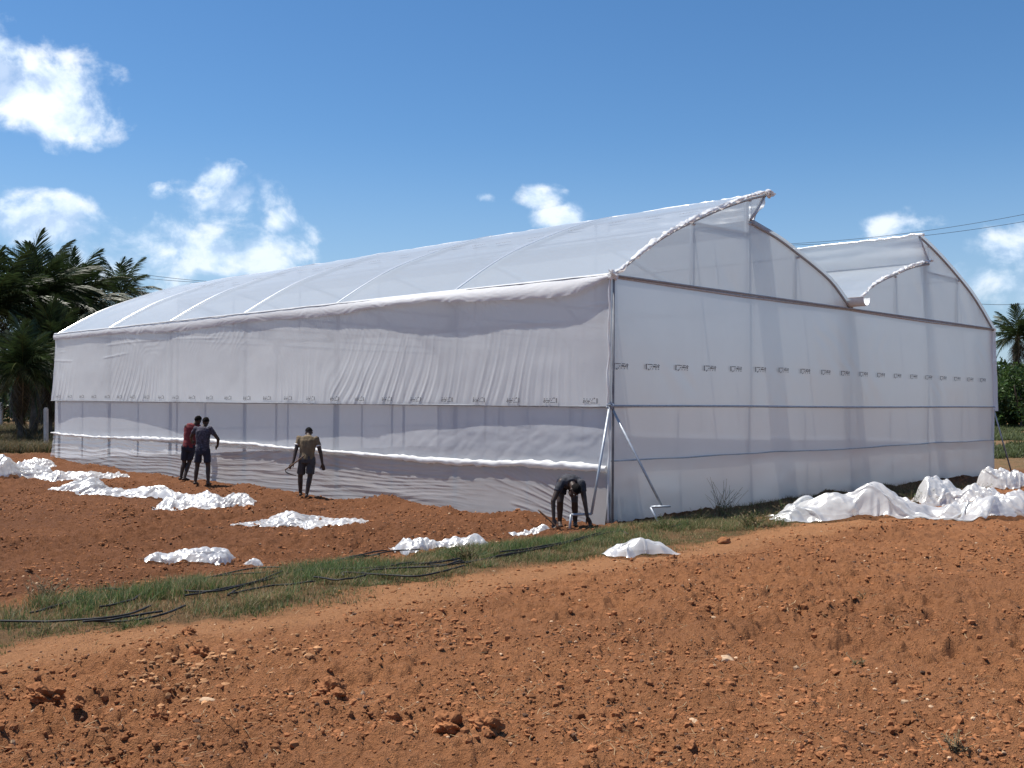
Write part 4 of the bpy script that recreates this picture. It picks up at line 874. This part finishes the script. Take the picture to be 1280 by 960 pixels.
def at_depth(px, d): q = CAM+pix_ray(px, 500)*d; return np.array([q[0], q[1], float(gz(q[0], q[1]))])
def ztop(py, d): return float((CAM+pix_ray(40, py)*d)[2])
for lab, px, d, ty, sc_, sd, nf, ln in [('tallest coconut palm with upright crown left of the polyhouse', 42, 52, 382, 1.05, 701, 46, (-.4, .3)), ('coconut palm cut off by the left edge of the picture', -14, 50, 395, 1.0, 702, 42, (.3, 0)), ('coconut palm directly against the far polyhouse corner', 92, 56, 392, 1.05, 703, 44, (.2, -.3)),
        ('small distant palm top rising just behind the roof slope', 150, 66, 372, .8, 704, 22, (0, 0)), ('low bushy palm with hanging dry fronds below the tallest palm', 26, 44, 468, .7, 705, 44, (.15, 0)), ('short thick palm half hidden behind the side wall end', 62, 49, 452, .85, 706, 42, (0, 0))]:
    b = at_depth(px, d); palm(lab, b, ztop(ty, d)-b[2], sc_, sd, nf, ln, 6)
b = at_depth(1268, 95); palm('coconut palm standing above the trees at the right edge', b, float((CAM+pix_ray(1268, 425)*95)[2])-b[2], 1.0, 710, 30, (.3, 0), 6)
def leafy(label, base, h, r, n, sd, col, name='broadleaf_tree', group='trees behind the far field', cat='tree'):
    g = np.random.default_rng(sd); e = empty(name, base); tag(e, label, cat, group)
    L_ = [tube_vf(spline([[0, 0, -.2], [.1*r, .05*r, h*.25], [-.05*r, .1*r, h*.6]], 8), np.linspace(.07*r, .03*r, 8), 7)]
    for k in range(6): a = g.uniform(0, 6.28); L_.append(tube_vf(spline([[0, .05*r, h*.22], [math.cos(a)*r*.35, math.sin(a)*r*.35, h*.5], [math.cos(a)*r*.6, math.sin(a)*r*.6, h*.72]], 6), np.linspace(.035*r, .01*r, 6), 5))
    obj('trunk', *join_vf(L_), M['bark'], e)
    cl_ = []; 
    for k in range(34): a = g.uniform(0, 6.28); q = g.random()**.5; zz_ = g.uniform(.12, .95); w_ = r*math.sqrt(max(.05, 1-(zz_*1.7-.75)**2)); cl_.append((math.cos(a)*q*w_, math.sin(a)*q*w_, zz_*h, r*g.uniform(.2, .42), g.uniform(.55, 1.5)))
    ci = g.integers(0, len(cl_), n); cl_ = np.array(cl_); dv = g.standard_normal((n, 3)); dv /= np.linalg.norm(dv, axis=1)[:, None]; dv *= (g.random(n)**.4)[:, None]
    C_ = cl_[ci, :3]+dv*cl_[ci, 3:4]*[1, 1, .8]; C_[:, 2] = np.maximum(C_[:, 2], .05); s_ = r*.05*g.uniform(.6, 1.4, n); u = g.standard_normal((n, 3)); u /= np.linalg.norm(u, axis=1)[:, None]; v = np.cross(u, g.standard_normal((n, 3))); v /= np.linalg.norm(v, axis=1)[:, None]
    V_ = np.stack([C_-u*s_[:, None], C_+v*s_[:, None]*.5, C_+u*s_[:, None], C_-v*s_[:, None]*.5], 1); F_ = np.arange(n*4).reshape(-1, 4)
    cc = np.array(col)[None]*(cl_[ci, 4]*g.uniform(.75, 1.3, n))[:, None]; obj('crown', V_.reshape(-1, 3), F_, M['leaf'], e, False, col=np.repeat(cc, 4, 0)); return e
for i, (lab, px, d, h, r) in enumerate([('dense dark tree just right of the polyhouse', 1248, 92, 4.6, 3.2), ('broad dark tree below the right palm', 1275, 88, 5.0, 3.4), ('tree at the right picture edge with lighter leaves', 1302, 90, 5.6, 3.6), ('low dark tree filling the gap behind the far corner', 1228, 98, 5.2, 3.4), ('far round tree behind the right hand trees', 1262, 112, 6.4, 4.0)]):
    leafy(lab, at_depth(px, d), h, r, 5200, 720+i, (.038, .07, .017) if i != 2 else (.06, .1, .02))
for i, (lab, px, d, h, r) in enumerate([('leafy shrub under the leftmost palm', -8, 62, 2.2, 2.2), ('pale green shrub between the palm trunks', 18, 78, 2.6, 3.0), ('dark shrub filling the gap beside the polyhouse end', 60, 60, 2.6, 2.2), ('far green tree behind the palm trunks', 40, 120, 5.5, 5.0), ('far bushy tree at the left picture edge', -10, 125, 6, 5.5), ('far tree behind the polyhouse end', 75, 130, 6, 5.2)]):
    leafy(lab, at_depth(px, d), h, r, 3400, 740+i, (.05, .085, .022) if i % 2 else (.04, .065, .018), 'shrub' if i < 3 else 'broadleaf_tree', 'greenery behind the palms', 'shrub' if i < 3 else 'tree')
# crop rows in the far right field and dry scrub under the palms
n = 60000; rw = rng.integers(0, 26, n); dd = 38+rw*2.2+rng.normal(0, .35, n); pxs = rng.uniform(1225, 1330, n); q = CAM+np.array([pix_ray(a, 500) for a in pxs])*dd[:, None]
P = np.c_[q[:, 0], q[:, 1], gfull(q[:, 0], q[:, 1])]; k = (fbm(P[:, 0]*.4, P[:, 1]*.4, 2, 95) > -.05)&(rw % 3 != 0)&(rng.random(n) < .6); P = P[k]; n = len(P)
blades('crop_rows', P, rng.uniform(.1, .34, n), rng.uniform(.03, .06, n), np.array([[.1, .125, .05]])*rng.uniform(.5, 1.5, (n, 1)), .6, 'rows of low green crop in the far right field')
n = 46000; dd = rng.uniform(36.5, 62, n); pxs = rng.uniform(-40, 95, n); q = CAM+np.array([pix_ray(a, 500) for a in pxs])*dd[:, None]
P = np.c_[q[:, 0], q[:, 1], gfull(q[:, 0], q[:, 1])]; k = (P[:, 0] < -24.6)&(rng.random(n) < .3+sst(fbm(P[:, 0]*.5, P[:, 1]*.5, 2, 96), -.4, .4)); P = P[k]; n = len(P)
blades('dry_scrub', P, rng.uniform(.12, .5, n), rng.uniform(.012, .03, n), np.where((rng.random(n) < .7)[:, None], [[.17, .125, .065]], [[.06, .075, .025]])*rng.uniform(.5, 1.3, (n, 1)), .6, 'dry brown scrub under the palms')
def post(label, px, d, h, sz, lean=0.):
    b = at_depth(px, d); g = float(gfull(b[0], b[1])); V_, F_ = join_vf([box_vf((0, 0, h/2-.2), (sz, sz, h+.4)), box_vf((0, 0, h+.02), (sz*.7, sz*.7, .05))])
    V_[:, 0] += lean*V_[:, 2]; o = obj('fence_post', V_, F_, M['concrete'], None, False); o.location = (b[0], b[1], g); o.rotation_euler = (0, 0, .6); tag(o, label, 'post', 'concrete fence posts'); return o
post('pale concrete fence post beside the far polyhouse corner', 58.5, 41, 1.55, .13, -.02)
post('pale concrete post in the shade at the left edge', 2, 60, 1.5, .13)

# ------------------------------------------------------------------ overhead wires
def span(label, a, b, da, db, ext0, ext1, sag, r=.012):
    A_, B2 = CAM+pix_ray(*a)*da, CAM+pix_ray(*b)*db; t = np.linspace(-ext0, 1+ext1, 40); P_ = A_+(B2-A_)*t[:, None]; P_[:, 2] -= sag*4*t*(1-t)
    tag(tube('overhead_wire', P_, r, M['wire'], None, 5), label, 'wire', 'overhead wires behind the polyhouse')
span('upper overhead wire sloping down past the palms on the left', (0, 307), (250, 351), 75, 90, .5, .4, .35, .017)
span('second overhead wire just below the upper one on the left', (0, 320), (250, 353), 75, 90, .5, .4, .3, .017)
span('third overhead wire crossing behind the palm crowns', (0, 340), (200, 362), 77, 92, .5, .4, .2, .013)
span('lowest overhead wire on the left, near the small palm top', (60, 350), (200, 366), 80, 92, .9, .4, .2, .013)
span('upper overhead wire rising to the right edge', (1000, 304), (1280, 268), 85, 78, .3, .6, .3, .017)
span('lower overhead wire rising to the right edge', (1000, 306), (1280, 277), 85, 78, .3, .6, .3, .017)
span('single level wire at the right edge above the palm', (1225, 380), (1280, 380), 75, 74, 2., 3., .05, .016)
